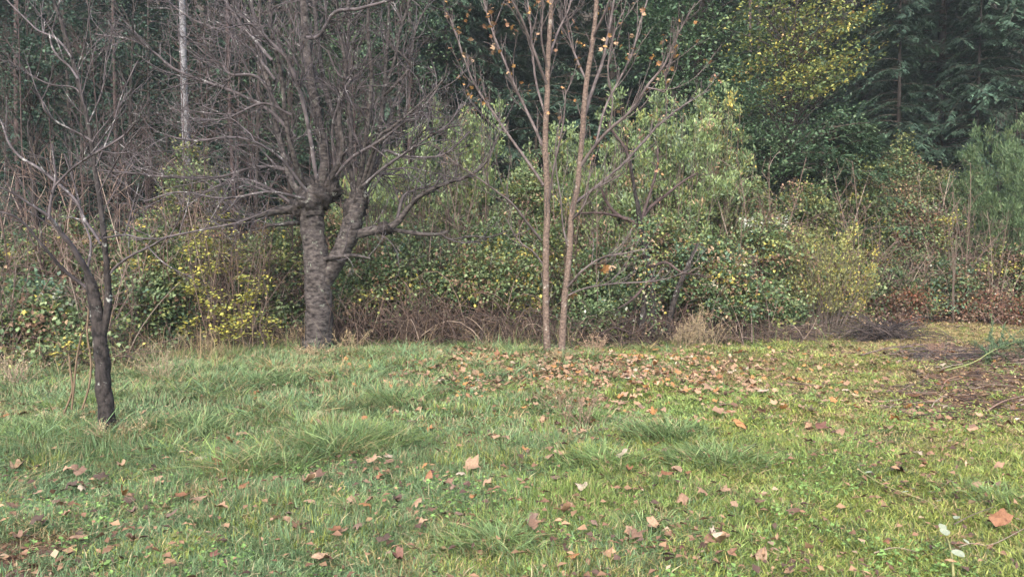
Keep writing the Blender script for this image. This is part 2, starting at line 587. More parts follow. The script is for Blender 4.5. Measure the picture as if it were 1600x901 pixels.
    ws = (.8 + .4 * rng.random(n)) * (1 + .03 * np.clip(y - 4, 0, 10))
    scatter('lawn_grass', short, x, y, idx, np.stack([ws, ws, hs], 1), 'short green and mossy lawn grass')
    x, y = lawn_points(rng, 26000, 4.4, 14.2, .88, -.1)
    lm = long_map(x, y) * (0.05 + 0.9 * smooth(0.45, 0.75, wave(x, y, 2.9, 12) * .6 + .4 * wave(x, y, 6.0, 14)))
    keep = (rng.random(len(x)) < lm) & (y < hedge_front(x, y) + 0.4)
    x, y = x[keep], y[keep]; n = len(x)
    hue = np.where(rng.random(n) < .3, 1, 0); hue = np.where(rng.random(n) < .2, 2, hue); hue = np.where(rng.random(n) < .10, 3, hue)
    idx = hue * 4 + np.where(y > 8, 2, 0) + rng.integers(0, 2, n)
    hs = .30 + .75 * rng.random(n) ** 1.5 * (.4 + wave(x, y, 2.9, 12)); ws = hs * .35 + .6 + .4 * rng.random(n)
    scatter('long_grass', longs, x, y, idx, np.stack([ws, ws, hs], 1), 'long uncut bluish green grass on the left of the lawn')
    # dry stalks along the thicket
    N = 9000
    u = rng.uniform(-0.85, 0.5, N)
    yy = np.array([hedge_front(a * 12, 12.0) for a in np.linspace(-.9, .9, 181)])
    y = np.interp(u, np.linspace(-.9, .9, 181), yy) + rng.normal(-0.15, 0.45, N)
    x = u * y
    keep = rng.random(N) < 0.08 + 0.5 * smooth(.45, .8, wave(x, y, 1.5, 21)) + 0.45 * (u < -0.38)
    x, y = x[keep], y[keep]
    n = len(x)
    h = 0.22 + 0.5 * rng.random(n) ** 2
    wd = 0.006 * (0.6 + 0.6 * rng.random(n))
    c = np.array([0.33, 0.25, 0.15]) * (0.5 + 0.7 * rng.random((n, 1)))
    gsel = rng.random(n) < 0.4
    c[gsel] = np.array([0.14, 0.19, 0.075]) * (0.7 + 0.6 * rng.random((gsel.sum(), 1)))
    b = Bag(); b.add(*blades(rng, x, y, h, wd, np.clip(rng.normal(0.45, 0.3, n), 0, 1.4), rng.random(n) * 2 * pi, c, True))
    setting('dry_grass', b.mesh('dry_grass', M_STRAW), 'stuff', 'dry straw coloured grass stalks along the foot of the thicket', 'grass')
    # small round leaved lawn weeds
    x, y = lawn_points(rng, 60000, 3.0, 11.5)
    keep = (wave(x, y, 2.9, 31) > 0.62) & (rng.random(len(x)) > 0.3)
    x, y = x[keep], y[keep]
    n = len(x)
    pos = np.stack([x, y, gz(x, y) + 0.02 + 0.05 * rng.random(n)], 1)
    ax = nrm(np.stack([rng.normal(size=n), rng.normal(size=n), rng.normal(0.1, .25, n)], 1))
    up = nrm(np.stack([rng.normal(0, .3, n), rng.normal(0, .3, n), np.ones(n)], 1))
    s = (0.013 + 0.022 * rng.random(n))
    c = np.array([0.13, 0.22, 0.06]) * (0.7 + 0.7 * rng.random((n, 1)))
    b = Bag(); b.add(*leaves(pos, ax, up, s, s * 0.8, c))
    setting('lawn_weeds', b.mesh('lawn_weeds', M_LEAF), 'stuff', 'small leafy weeds and clover scattered in the lawn', 'weeds')
    # crumbs of dead leaf and twig litter
    x, y = lawn_points(rng, 42000, 3.0, 17.5)
    keep = rng.random(len(x)) < np.clip(0.20 + 0.9 * bare_map(x, y) + 0.9 * carpet_map(x, y) + 0.4 * smooth(.6, .8, wave(x, y, 2, 41)), 0, 1)
    x, y = x[keep], y[keep]
    n = len(x)
    pos = np.stack([x, y, gz(x, y) + 0.012 + 0.075 * rng.random(n) * (1 - bare_map(x, y))], 1)
    ax = nrm(np.stack([rng.normal(size=n), rng.normal(size=n), rng.normal(0, .2, n)], 1))
    up = nrm(np.stack([rng.normal(0, .4, n), rng.normal(0, .4, n), np.ones(n)], 1))
    s = 0.02 + 0.05 * rng.random(n)
    wv = s * (0.25 + 0.6 * rng.random(n))
    c = pick(rng, [(4, (.17, .10, .065)), (3, (.26, .165, .10)), (3, (.08, .052, .042)), (.6, (.30, .22, .15))], n) * (0.7 + 0.6 * rng.random((n, 1)))
    b = Bag(); b.add(*leaves(pos, ax, up, s, wv, c))
    # twigs on the bare earth
    M = 1100
    x, y = lawn_points(rng, 60000, 6.0, 17.5)
    k = np.where(rng.random(len(x)) < bare_map(x, y))[0][:M]
    x, y = x[k], y[k]; M = len(x)
    a = rng.normal(0.0, 1.2, M); ln = 0.08 + 0.4 * rng.random(M) ** 2.5
    z = gz(x, y)
    p0 = np.stack([x, y, z + 0.015 + 0.03 * rng.random(M)], 1)
    d = np.stack([np.cos(a), np.sin(a), rng.normal(0.03, .08, M)], 1) * ln[:, None]
    Pt = np.stack([p0, p0 + d * .5 + rng.normal(0, .015, (M, 3)), p0 + d], 1)
    V, F = tubes(Pt, np.repeat((0.004 + 0.004 * rng.random((M, 1))), 3, 1), 3)
    tc = np.repeat(pick(rng, [(3, (.11, .08, .065)), (2, (.19, .14, .11)), (1, (.30, .25, .2)), (2, (.06, .045, .04))], M), 9, axis=0)
    b.add(V, F, tc)
    setting('leaf_litter', b.mesh('leaf_litter', M_STRAW), 'stuff', 'brown crumbs of dead leaves and twigs scattered over the ground', 'litter')
make_grass()

def tussock(rng, px, py, w, h, label, blue=0.5, n=700):
    Y = GY(py); c0 = P(px, py, Y)
    n = int(n * .8)
    x = rng.normal(0, 1, n).clip(-1.7, 1.7) * w * .42; y = rng.normal(0, 1, n).clip(-1.7, 1.7) * w * .3
    hh = h * (0.6 + 0.6 * rng.random(n)) * np.exp(-((x / w) ** 2 + (y / w) ** 2) * .6)
    az = np.where(rng.random(n) < .6, np.arctan2(y, x), pi + .8 * rng.normal(0, 1, n)) + rng.normal(0, .7, n)
    X = x + c0[0]; YY = y + c0[1]
    col = (np.array([0.165, 0.245, 0.066]) * (1 - blue) + np.array([0.145, 0.22, 0.092]) * blue) * (0.55 + 0.8 * rng.random((n, 1)))
    p = rng.random(n)
    col[p < .08] = np.array([.36, .31, .16]) * .9
    col[p > .93] = np.array([.28, .36, .15])
    col[(p > .08) & (p < .16)] *= .5
    V, F, C = blades(rng, X, YY, hh * (.8 + .7 * rng.random(n)), np.full(n, 0.0064 * (Y / 4.5) ** .6) * (0.7 + .7 * rng.random(n)), np.clip(rng.normal(1.05, .3, n), .2, 1.6), az, col, True)
    z0 = float(gz(c0[0], c0[1]))
    o = np.array([c0[0], c0[1], z0])
    b = Bag(); b.add(V - o, F, C)
    single('grass_tussock', b.mesh('grass_tussock', M_GRASS), label, 'grass tussock', o, 'long grass tussocks on the lawn')

rt = np.random.default_rng(5)
for a in [
    (540, 700, .62, .26, 'largest long grass tussock with blades flopped to the left, in the middle of the lawn', .7, 1500),
    (400, 735, .50, .20, 'low grass tussock in front of and left of the largest tussock', .6, 900),
    (300, 672, .55, .24, 'bluish grass tussock just right of the dark trunk of the small left tree', .8, 1000),
    (60, 690, .6, .24, 'shaggy grass tussock at the left edge of the lawn before the dark trunk', .5, 1000),
    (620, 632, .6, .22, 'bluish grass tussock behind the largest tussock, towards the thicket', .8, 1000),
    (400, 605, .8, .24, 'wide bluish grass tussock between the cherry tree and the small left tree', .9, 1300),
    (1040, 690, .5, .20, 'long grass tussock with dark base below the leaf carpet', .8, 1100),
    (1120, 730, .5, .17, 'wide pale green grass tussock on the right of the lawn', .7, 1100),
    (940, 735, .45, .16, 'bright green flopped grass tussock in the centre right of the lawn', .5, 900),
    (1010, 830, .30, .10, 'small low grass tussock close to the bottom of the lawn, right of centre', .8, 700),
    (770, 860, .34, .13, 'dark green grass tussock close to the bottom edge of the lawn, in the middle', .8, 800),
    (570, 800, .30, .10, 'small green tussock beside the flat tan leaf in the front lawn', .6, 600),
    (460, 790, .30, .10, 'fine green tussock at the left of the front lawn among tan leaves', .4, 600),
    (920, 660, .38, .18, 'thin grass tussock mixed with dry weed stems near the maple', .4, 600),
    (1560, 780, .45, .10, 'low dark green tussock at the right edge beside the big orange leaf', .4, 700),
]:
    tussock(rt, *a)

# ------------------------------------------------------------------ traced trees
def limb(ctrl, Y, n, yoff=0.0):
    """ctrl rows: px, py, radius in px, depth offset in m -> points, radii"""
    c = np.array([(r + (0,) * (4 - len(r))) for r in ctrl], float)
    s = spline(c, n)
    pts = np.array([P(a, b, Y + d + yoff) for a, b, _, d in s])
    rad = np.maximum(s[:, 2], 0.6) * (Y + s[:, 3]) / FPX
    return pts, rad

def add_limb_part(root, name, ctrl, Y, mat, k=7, n=24, lump=0.0, label=None, org=None, wob=0.0, rng=None):
    pts, rad = limb(ctrl, Y, n)
    if wob:
        pts = pts + (rng.normal(size=pts.shape) * rad[:, None] * wob)
    V, F = tubes(pts[None], rad[None], k, lump)
    part(name, new_mesh(name, V - org, [F], None, mat, True), root, None, label)
    return pts, rad

def resample(paths, n):
    out, ro = [], []
    for p, r in paths:
        t = np.linspace(0, len(p) - 1, n)
        i = np.arange(len(p))
        out.append(np.stack([np.interp(t, i, p[:, j]) for j in range(3)], 1))
        ro.append(np.interp(t, i, r))
    return np.array(out), np.array(ro)

def twig_mesh(root, levels, org, mat, name='twigs'):
    b = Bag()
    for Pt, Rd, k in levels:
        V, F = tubes(Pt, Rd, k)
        b.add(V - org, F)
    part(name, b.mesh(name, mat, True), root, 'stuff')

# --- the old cherry tree
def cherry():
    rng = np.random.default_rng(11)
    Y = 12.6
    b0 = P(497, 552, Y); b0[2] = float(gz(b0[0], b0[1]))
    root = thing('cherry_tree', 'old bare cherry tree with thick pale scarred trunk and knobbly pollarded head', 'tree', b0)
    A = dict(Y=Y, org=b0, root=root)
    def L(ctrl, name='branch', k=7, n=24, mat=M_CHERRY, lump=0.08, label=None):
        return add_limb_part(root, name, ctrl, Y, mat, k, n, lump, label, b0, 0.06, rng)
    # trunk with flared foot and head
    c = [(495, 564, 40), (496, 548, 28), (497, 524, 21.5), (498, 480, 20.5), (496, 440, 20), (494, 400, 19), (490, 365, 18), (487, 340, 19), (486, 318, 22), (490, 302, 19), (497, 290, 12)]
    add_limb_part(root, 'trunk', c, Y, M_CHERRY, 26, 60, 0.09, None, b0, 0.02, rng)
    def burl(px, py, rpx, dy, sq=1.0):
        nu, nv = 14, 9
        a = np.arange(nu) / nu * 2 * pi; e = np.linspace(-pi / 2, pi / 2, nv)
        A, E = np.meshgrid(a, e)
        ph = rng.uniform(0, 6, 4)
        r = 1 + .26 * np.sin(3 * A + ph[0] + 2 * E) + .20 * np.sin(5 * A + 4 * E + ph[1]) + .14 * np.sin(7 * E + ph[2] + 2 * A)
        r = r * 1.15 * rpx * Y / FPX
        V = np.stack([r * np.cos(E) * np.cos(A), r * np.cos(E) * np.sin(A), r * np.sin(E) * sq], -1).reshape(-1, 3)
        i = np.arange(nu * nv).reshape(nv, nu); nx = np.roll(i, -1, 1)
        F = np.stack([i[:-1], nx[:-1], nx[1:], i[1:]], -1).reshape(-1, 4)
        part('burl', new_mesh('burl', V + P(px, py, Y + dy) - b0, [F], None, M_BLACK, True), root, None, 'black knobbly pruning scar')
    for q in [(480, 320, 20, -.02, .8), (502, 309, 17, -.03, .8), (516, 297, 14, .02, .9), (487, 300, 17, .05, 1), (470, 331, 11, .0, .9), (561, 306, 12, .0, 1.3), (553, 326, 13, .02, 1.2), (601, 357, 9.5, .0, .8), (549, 350, 14, .03, 1.0)]:
        burl(*q)
    main = []
    main.append(L([(500, 452, 11), (514, 430, 13), (532, 395, 14.5), (546, 362, 15.5), (553, 335, 14), (558, 312, 13), (561, 296, 9)], 'trunk', 14, 34, label='second stem forking off the trunk to the right'))
    L0 = L
    def L(c, *k_):
        return L0([(q[0], q[1], q[2] * .86) + tuple(q[3:]) for q in c], *k_)
    br = []
    br.append(L([(490, 318, 14), (503, 308, 14), (517, 296, 11), (524, 280, 7), (522, 262, 5)]))
    br.append(L([(484, 322, 12), (460, 327, 9), (432, 330, 7, -.2), (405, 337, 5, -.4), (370, 345, 3, -.7), (330, 342, 2, -1)]))
    br.append(L([(482, 345, 6), (455, 349, 4.5, .3), (425, 352, 3, .6), (390, 362, 1.6, .9)]))
    br.append(L([(555, 366, 10), (578, 361, 8.5), (603, 357, 7.5), (622, 346, 6), (640, 322, 4.5, -.1), (665, 301, 3.8, -.3), (702, 285, 3.3, -.5), (740, 271, 2.8, -.6), (764, 247, 2.2, -.7), (776, 215, 1.4, -.7)], 'branch', 9, 40))
    br.append(L([(604, 358, 5), (628, 361, 4.2, .1), (660, 366, 4, .2), (685, 366, 3.6, .3), (702, 361, 3, .3)]))
    br.append(L([(690, 366, 2.2, .3), (705, 374, 2, .3), (735, 369, 1.8, .3), (765, 370, 1.5, .3), (800, 358, 1, .3)]))
    br.append(L([(506, 405, 4.5, -.1), (530, 401, 3.6, -.3), (555, 399, 2.8, -.5), (580, 404, 1.2, -.7)]))
    # upright stems
    up = []
    for c in [
        [(495, 300, 13), (508, 262, 12), (504, 225, 11), (494, 170, 10.5), (484, 110, 10), (478, 60, 9.5), (474, 0, 8.5), (468, -90, 6), (462, -190, 3)],
        [(500, 300, 8), (528, 250, 7, .2), (526, 200, 6.5, .3), (511, 150, 5.5, .4), (500, 90, 5, .5), (492, 20, 4, .6), (486, -60, 2.5, .7)],
        [(505, 300, 7), (534, 240, 6, -.3), (530, 180, 5, -.4), (540, 110, 4.5, -.5), (530, 40, 3.5, -.6), (522, -50, 2, -.7)],
        [(480, 318, 9), (452, 275, 7, .3), (434, 205, 6.5, .5), (420, 135, 6, .6), (402, 60, 5, .8), (388, -30, 4, .9), (376, -110, 2, 1)],
        [(482, 310, 8), (462, 255, 6, -.4), (447, 190, 5, -.6), (440, 120, 4.4, -.7), (425, 50, 3.6, -.9), (420, -40, 2, -1)],
        [(556, 310, 7), (548, 260, 5.5, .1), (548, 190, 5, .2), (540, 120, 4.2, .3), (545, 40, 3.4, .4), (541, -40, 2, .4)],
        [(560, 305, 7), (568, 240, 5.6, -.2), (577, 175, 5.2, -.3), (580, 110, 4.6, -.4), (575, 40, 4, -.5), (580, -60, 2.4, -.6)],
        [(563, 302, 6.5), (580, 262, 5.4), (594, 200, 5, .1), (600, 142, 4.6, .1), (605, 70, 3.2, .2), (608, 0, 2.6, .2), (605, -80, 1.6, .2)],
        [(599, 148, 4, .1), (617, 92, 3.6, .1), (626, 45, 3.3, .1), (638, 10, 3, .1), (650, -50, 1.8, .1)],
        [(565, 305, 5, .2), (598, 235, 4, .4), (614, 170, 3.2, .6), (640, 100, 2.8, .8), (652, 40, 2.3, .9), (690, -30, 1.4, 1)],
        [(600, 150, 3), (625, 125, 3.2, -.2), (641, 104, 3, -.3), (632, 90, 2.4, -.4), (620, 78, 1.6, -.4)],
        [(558, 312, 5), (590, 220, 3.6, -.6), (612, 200, 3, -.8), (650, 168, 2.4, -1), (690, 128, 1.8, -1.1), (700, 100, 1.2, -1.2)],
    ]:
        up.append(L([(q[0], q[1], q[2] * .82) + tuple(q[3:]) for q in c], 'branch', 9, 40))
    # dark kinked and outward branches of the left and right crown
    out = []
    for c in [
        [(495, 280, 4, -.8), (478, 180, 4, -1), (455, 105, 4, -1.2), (437, 80, 3.2, -1.3), (400, 45, 2.4, -1.4), (360, 8, 1.6, -1.5)],
        [(470, 285, 3.6, .4), (440, 263, 3, .3), (395, 184 + 78, 2.8, .1), (340, 277, 2.6, -.2), (270, 277, 2.2, -.4), (210, 271, 1.8, -.6), (150, 266, 1.1, -.8)],
        [(462, 215, 3.6, .4), (420, 172, 3.4, .4), (368, 145, 3.4, .3), (318, 127, 3, .2), (272, 108, 2.6, .1), (238, 80, 2, 0), (203, 62, 1.6, -.1), (150, 54, 1, -.1)],
        [(448, 190, 3, -.5), (405, 123, 3, -.8), (362, 117, 2.8, -.9), (345, 100, 2.2, -.9), (322, 85, 1.8, -1), (298, 62, 1.2, -1)],
        [(455, 180, 2.6, -.6), (410, 162, 2.4, -.8), (350, 186, 1.8, -1), (297, 184, 1, -1.1)],
        [(430, 125, 3, .5), (392, 78, 2.6, .7), (350, 50, 2.2, .8), (300, 30, 1.8, .9), (252, -5, 1.2, 1)],
        [(425, 95, 3, .2), (375, 35, 2.8, .4), (352, 2, 2.4, .5), (340, -30, 1.6, .6)],
        [(524, 268, 3.4), (520, 195, 2.6, -.3), (542, 135, 3.2, -.5), (548, 123, 3, -.5), (530, 118, 2.4, -.6), (512, 80, 1.8, -.7)],
        [(525, 275, 3, -.2), (548, 248, 3, -.4), (590, 222, 2.8, -.6), (620, 200, 2.4, -.8), (666, 162, 1.8, -1), (690, 128, 1.1, -1.1)],
        [(480, 60, 4, -.6), (500, 55, 3.4, -.7), (523, 20, 3.2, -.9), (560, 14, 3, -1), (612, 0, 2.2, -1.1), (650, -12, 1.4, -1.2)],
        [(582, 262, 3.4, .1), (600, 236, 3.2, .2), (625, 243, 2.6, .3), (668, 246, 2.4, .4), (700, 238, 2, .4), (735, 205, 1.2, .4)],
        [(568, 290, 3, -.4), (600, 262, 2.6, -.6), (640, 235, 2.4, -.8), (668, 215, 2, -.9), (700, 195, 1.6, -1), (722, 160, 1, -1)],
        [(540, 235, 2.4, .3), (560, 262, 2.2, .5), (600, 272, 1.8, .6), (640, 273, 1.1, .7)],
        [(470, 330, 3, .5), (430, 300, 2.8, .7), (380, 280, 2.4, .9), (330, 296, 2, 1.1), (285, 330, 1.2, 1.2)],
        [(620, 346, 3, .2), (628, 312, 3, .3), (640, 300, 2.4, .4), (668, 293, 1.6, .5), (690, 300, 1, .5)],
        [(480, 300, 3, -.8), (430, 240, 2.6, -1.2), (370, 215, 2.2, -1.4), (300, 220, 1.6, -1.6), (240, 205, 1, -1.7)],
        [(475, 310, 3, -.6), (420, 300, 2.4, -1), (350, 310, 2, -1.3), (280, 300, 1.5, -1.5), (225, 315, 1, -1.6)],
    ]:
        out.append(L(c, 'branch', 6, 34, M_CHTWIG, 0.04))
    allp = up + out + br
    Pt, Rd = resample(allp, 24)
    bias = np.array([1.0] * len(up) + [1.9] * len(out) + [0.5] * len(br))
    a1 = grow(rng, Pt, Rd, 420, .5, 1.8, 0.75, 0.06, .10, .6, .011, .0050, 8, .12, 1, bias)
    a2 = grow(rng, a1[0], a1[1], 1700, .25, .9, 0.75, 0.07, .10, .7, .0068, .0044, 6, .2)
    a3 = grow(rng, a2[0], a2[1], 2500, .12, .45, 0.8, 0.09, .09, .8, .0046, .0032, 4, .2)
    # straight young shoots out of the pollard head
    sp = grow(rng, *resample(br[:4] + main, 24), 46, .8, 2.6, 0.6, 0.22, .05, .35, .012, .004, 10, .4)
    s2 = grow(rng, sp[0], sp[1], 150, .2, .8, 0.6, 0.08, .08, .6, .005, .0034, 5, .3)
    twig_mesh(root, [(*a1, 4), (*a2, 3), (*a3, 3), (*sp, 4), (*s2, 3)], b0, M_CHTWIG)
    return Pt
cherry()

# --- small dark tree at the left
def left_tree():
    rng = np.random.default_rng(12)
    Y = GY(682)
    b0 = P(168, 684, Y); b0[2] = float(gz(b0[0], b0[1]))
    root = thing('young_tree', 'small bare tree at the left with slanting blackish trunk and pale curved branches', 'tree', b0)
    def L(ctrl, name='branch', k=7, n=26, mat=M_CHTWIG, lump=0.05, label=None):
        return add_limb_part(root, name, ctrl, Y, mat, k, n, lump, label, b0, 0.05, rng)
    L0 = L
    def L(c, *k_, **kw):
        return L0([(q[0], q[1], q[2] * (.86 if k_ and k_[0] == 'trunk' else .68)) + tuple(q[3:]) for q in c], *k_, **kw)
    L([(171, 694, 27), (169, 684, 19), (167, 668, 15), (164, 630, 14), (160, 570, 13), (155, 515, 12), (149, 475, 11), (143, 448, 10), (138, 428, 7)], 'trunk', 18, 50, M_BLACK, 0.10)
    stem = L([(160, 520, 7), (168, 485, 6.5), (168, 430, 5.5), (163, 380, 5), (157, 320, 4.5, .1), (148, 265, 4, .2), (140, 205, 3.8, .3), (128, 150, 3.6, .4), (118, 112, 3.4, .5), (102, 52, 3, .6), (84, 0, 2.6, .7), (70, -70, 1.8, .8)], 'trunk', 9, 50, M_BLACK, 0.05, 'thin upright second stem')
    br = []
    for c in [
        [(143, 455, 4.5), (120, 438, 4), (98, 420, 3.6, -.1), (68, 385, 3.2, -.3), (38, 350, 2.8, -.4), (12, 334, 2.2, -.5), (-40, 325, 1.4, -.6)],
        [(140, 432, 7), (128, 410, 6.5, -.1), (113, 385, 5.5, -.2), (94, 362, 5, -.3), (76, 338, 4, -.4), (48, 320, 3, -.5), (18, 301, 2.4, -.6), (-30, 280, 1.4, -.7)],
        [(76, 342, 3.6, -.4), (80, 310, 3.2, -.4), (87, 280, 3, -.4), (84, 250, 2.6, -.4), (81, 225, 1.8, -.4)],
        [(158, 382, 3.5), (146, 362, 3.4, .2), (132, 343, 3.4, .3), (122, 318, 3.2, .4), (102, 297, 3.4, .5), (62, 264, 3.2, .6), (34, 247, 3, .7), (14, 224, 2.6, .7), (0, 186, 2, .8), (-20, 165, 1.2, .8)],
        [(86, 290, 2.4, -.4), (110, 266, 2.6, -.4), (138, 246, 2.6, -.5), (176, 224, 2.4, -.6), (200, 206, 2.2, -.6), (214, 188, 1.4, -.7)],
        [(146, 222, 2.2, .2), (128, 211, 2.4, .2), (88, 190, 2.4, .1), (70, 172, 2.4, 0), (64, 155, 2, 0), (46, 136, 1.2, -.1)],
        [(122, 124, 2.6, .4), (110, 106, 2.6, .5), (92, 90, 2.6, .5), (81, 72, 2.2, .5), (77, 50, 1.4, .5)],
        [(112, 90, 2.2, .5), (90, 62, 2.2, .6), (60, 48, 2, .7), (38, 28, 1.8, .8), (10, 0, 1.4, .9), (-20, -30, 1, 1)],
        [(132, 160, 1.8, .4), (117, 138, 1.9, .4), (82, 133, 1.9, .3), (60, 124, 1.6, .3), (36, 108, 1, .2)],
        [(168, 432, 3.2), (180, 418, 3), (204, 400, 2.8, -.2), (235, 385, 2.6, -.3), (265, 370, 2.5, -.5), (322, 358, 2, -.8), (380, 345, 1.7, -1), (440, 320, 1, -1.2)],
        [(266, 369, 1.8, -.5), (245, 373, 2, -.5), (218, 372, 2.2, -.5), (195, 367, 2.4, -.4), (162, 372, 2.4, -.1)],
        [(205, 367, 1.4, -.4), (225, 380, 1.4, -.5), (258, 412, 1.4, -.6), (300, 434, 1, -.7)],
        [(155, 300, 2, .1), (176, 262, 1.8, 0), (196, 230, 1.5, -.1), (222, 198, 1, -.2)],
        [(150, 260, 1.8, .2), (175, 200, 1.6, .3), (190, 150, 1.4, .4), (215, 95, 1, .5)],
        [(140, 190, 1.6, .3), (160, 140, 1.5, .4), (166, 90, 1.3, .5), (180, 30, 1, .6)],
        [(122, 105, 1.6, .5), (135, 60, 1.4, .4), (140, 10, 1.2, .3), (150, -40, 1, .2)],
        [(136, 425, 3, .1), (142, 380, 2.6, .2), (128, 340, 2.2, .4), (120, 300, 1.6, .6), (100, 240, 1, .7)],
    ]:
        br.append(L(c, 'branch', 6, 30))
    Pt, Rd = resample(br + [stem], 20)
    a1 = grow(rng, Pt, Rd, 95, .25, .95, 0.7, 0.10, .08, .6, .0055, .0026, 8, .25)
    a2 = grow(rng, a1[0], a1[1], 190, .12, .5, 0.7, 0.06, .08, .7, .0034, .0019, 5, .25)
    twig_mesh(root, [(*a1, 4), (*a2, 3)], b0, M_CHTWIG)
    # dead stalks leaning on the foot
    b = Bag()
    for pts in ([(128, 640), (140, 600), (142, 560), (136, 520), (140, 470)], [(112, 640), (116, 600), (120, 560), (128, 520)], [(100, 645), (113, 610), (110, 580), (108, 555)]):
        p, r = limb([(q[0], q[1], 1.6) for q in pts], Y + .25, 10)
        V, F = tubes(p[None], r[None], 4); b.add(V, F, np.array([.17, .125, .085]))
    o = P(120, 640, Y + .25); o[2] = float(gz(o[0], o[1]))
    b.V = [v - o for v in b.V]
    single('dead_stalks', b.mesh('dead_stalks', M_STRAW, True), 'three dead straw brown stalks standing beside the dark trunk of the small left tree', 'dead plant', o)
left_tree()

# ------------------------------------------------------------------ lobed maple leaf (shared meshes)
def maple_leaf_mesh(name, rng, curl, mat, tint=None, lobes=5):
    ang, rad = [], []
    spec = [(-2.5, .40), (-1.85, .66), (-1.38, .52), (-1.02, .92), (-.78, .80), (-.5, .58), (-.24, .86), (0, 1.02), (.24, .86), (.5, .58), (.78, .80), (1.02, .92), (1.38, .52), (1.85, .66), (2.5, .40)]
    pts = []
    for a, r in spec:
        r = r * rng.uniform(.9, 1.1)
        pts.append((r * sin(a), r * cos(a)))
    pts = np.array(pts) * 0.5
    pts[:, 1] -= 0.08
    c = np.array([[0, -0.12]])
    allp = np.vstack([c, pts, [[0, -0.30]], [[rng.uniform(-.08, .08), -0.62]]])
    x, y = allp[:, 0], allp[:, 1]
    ph = rng.uniform(0, 6.28, 3)
    z = curl * (0.55 * x ** 2 * 1.6 + 0.5 * (y + .1) ** 2 + 0.16 * np.sin(7 * x + ph[0]) * np.cos(6 * y + ph[1]) + 0.10 * np.abs(x))
    V = np.stack([x, y, z], 1)
    n = len(pts)
    F = [[0, i + 1, i] for i in range(1, n)] + [[0, 1, n]]
    # stalk
    s = n + 1; e = n + 2
    k = len(V)
    V = np.vstack([V, V[0] + [.012, 0, .005], V[0] - [.012, 0, -.005], V[e] + [.01, 0, .02]])
    F += [[k, k + 1, e], [k, e, k + 2]]
    col = None if tint is None else np.tile(np.array(tint), (len(V), 1))
    return new_mesh(name, V, [np.array(F)], col, mat)

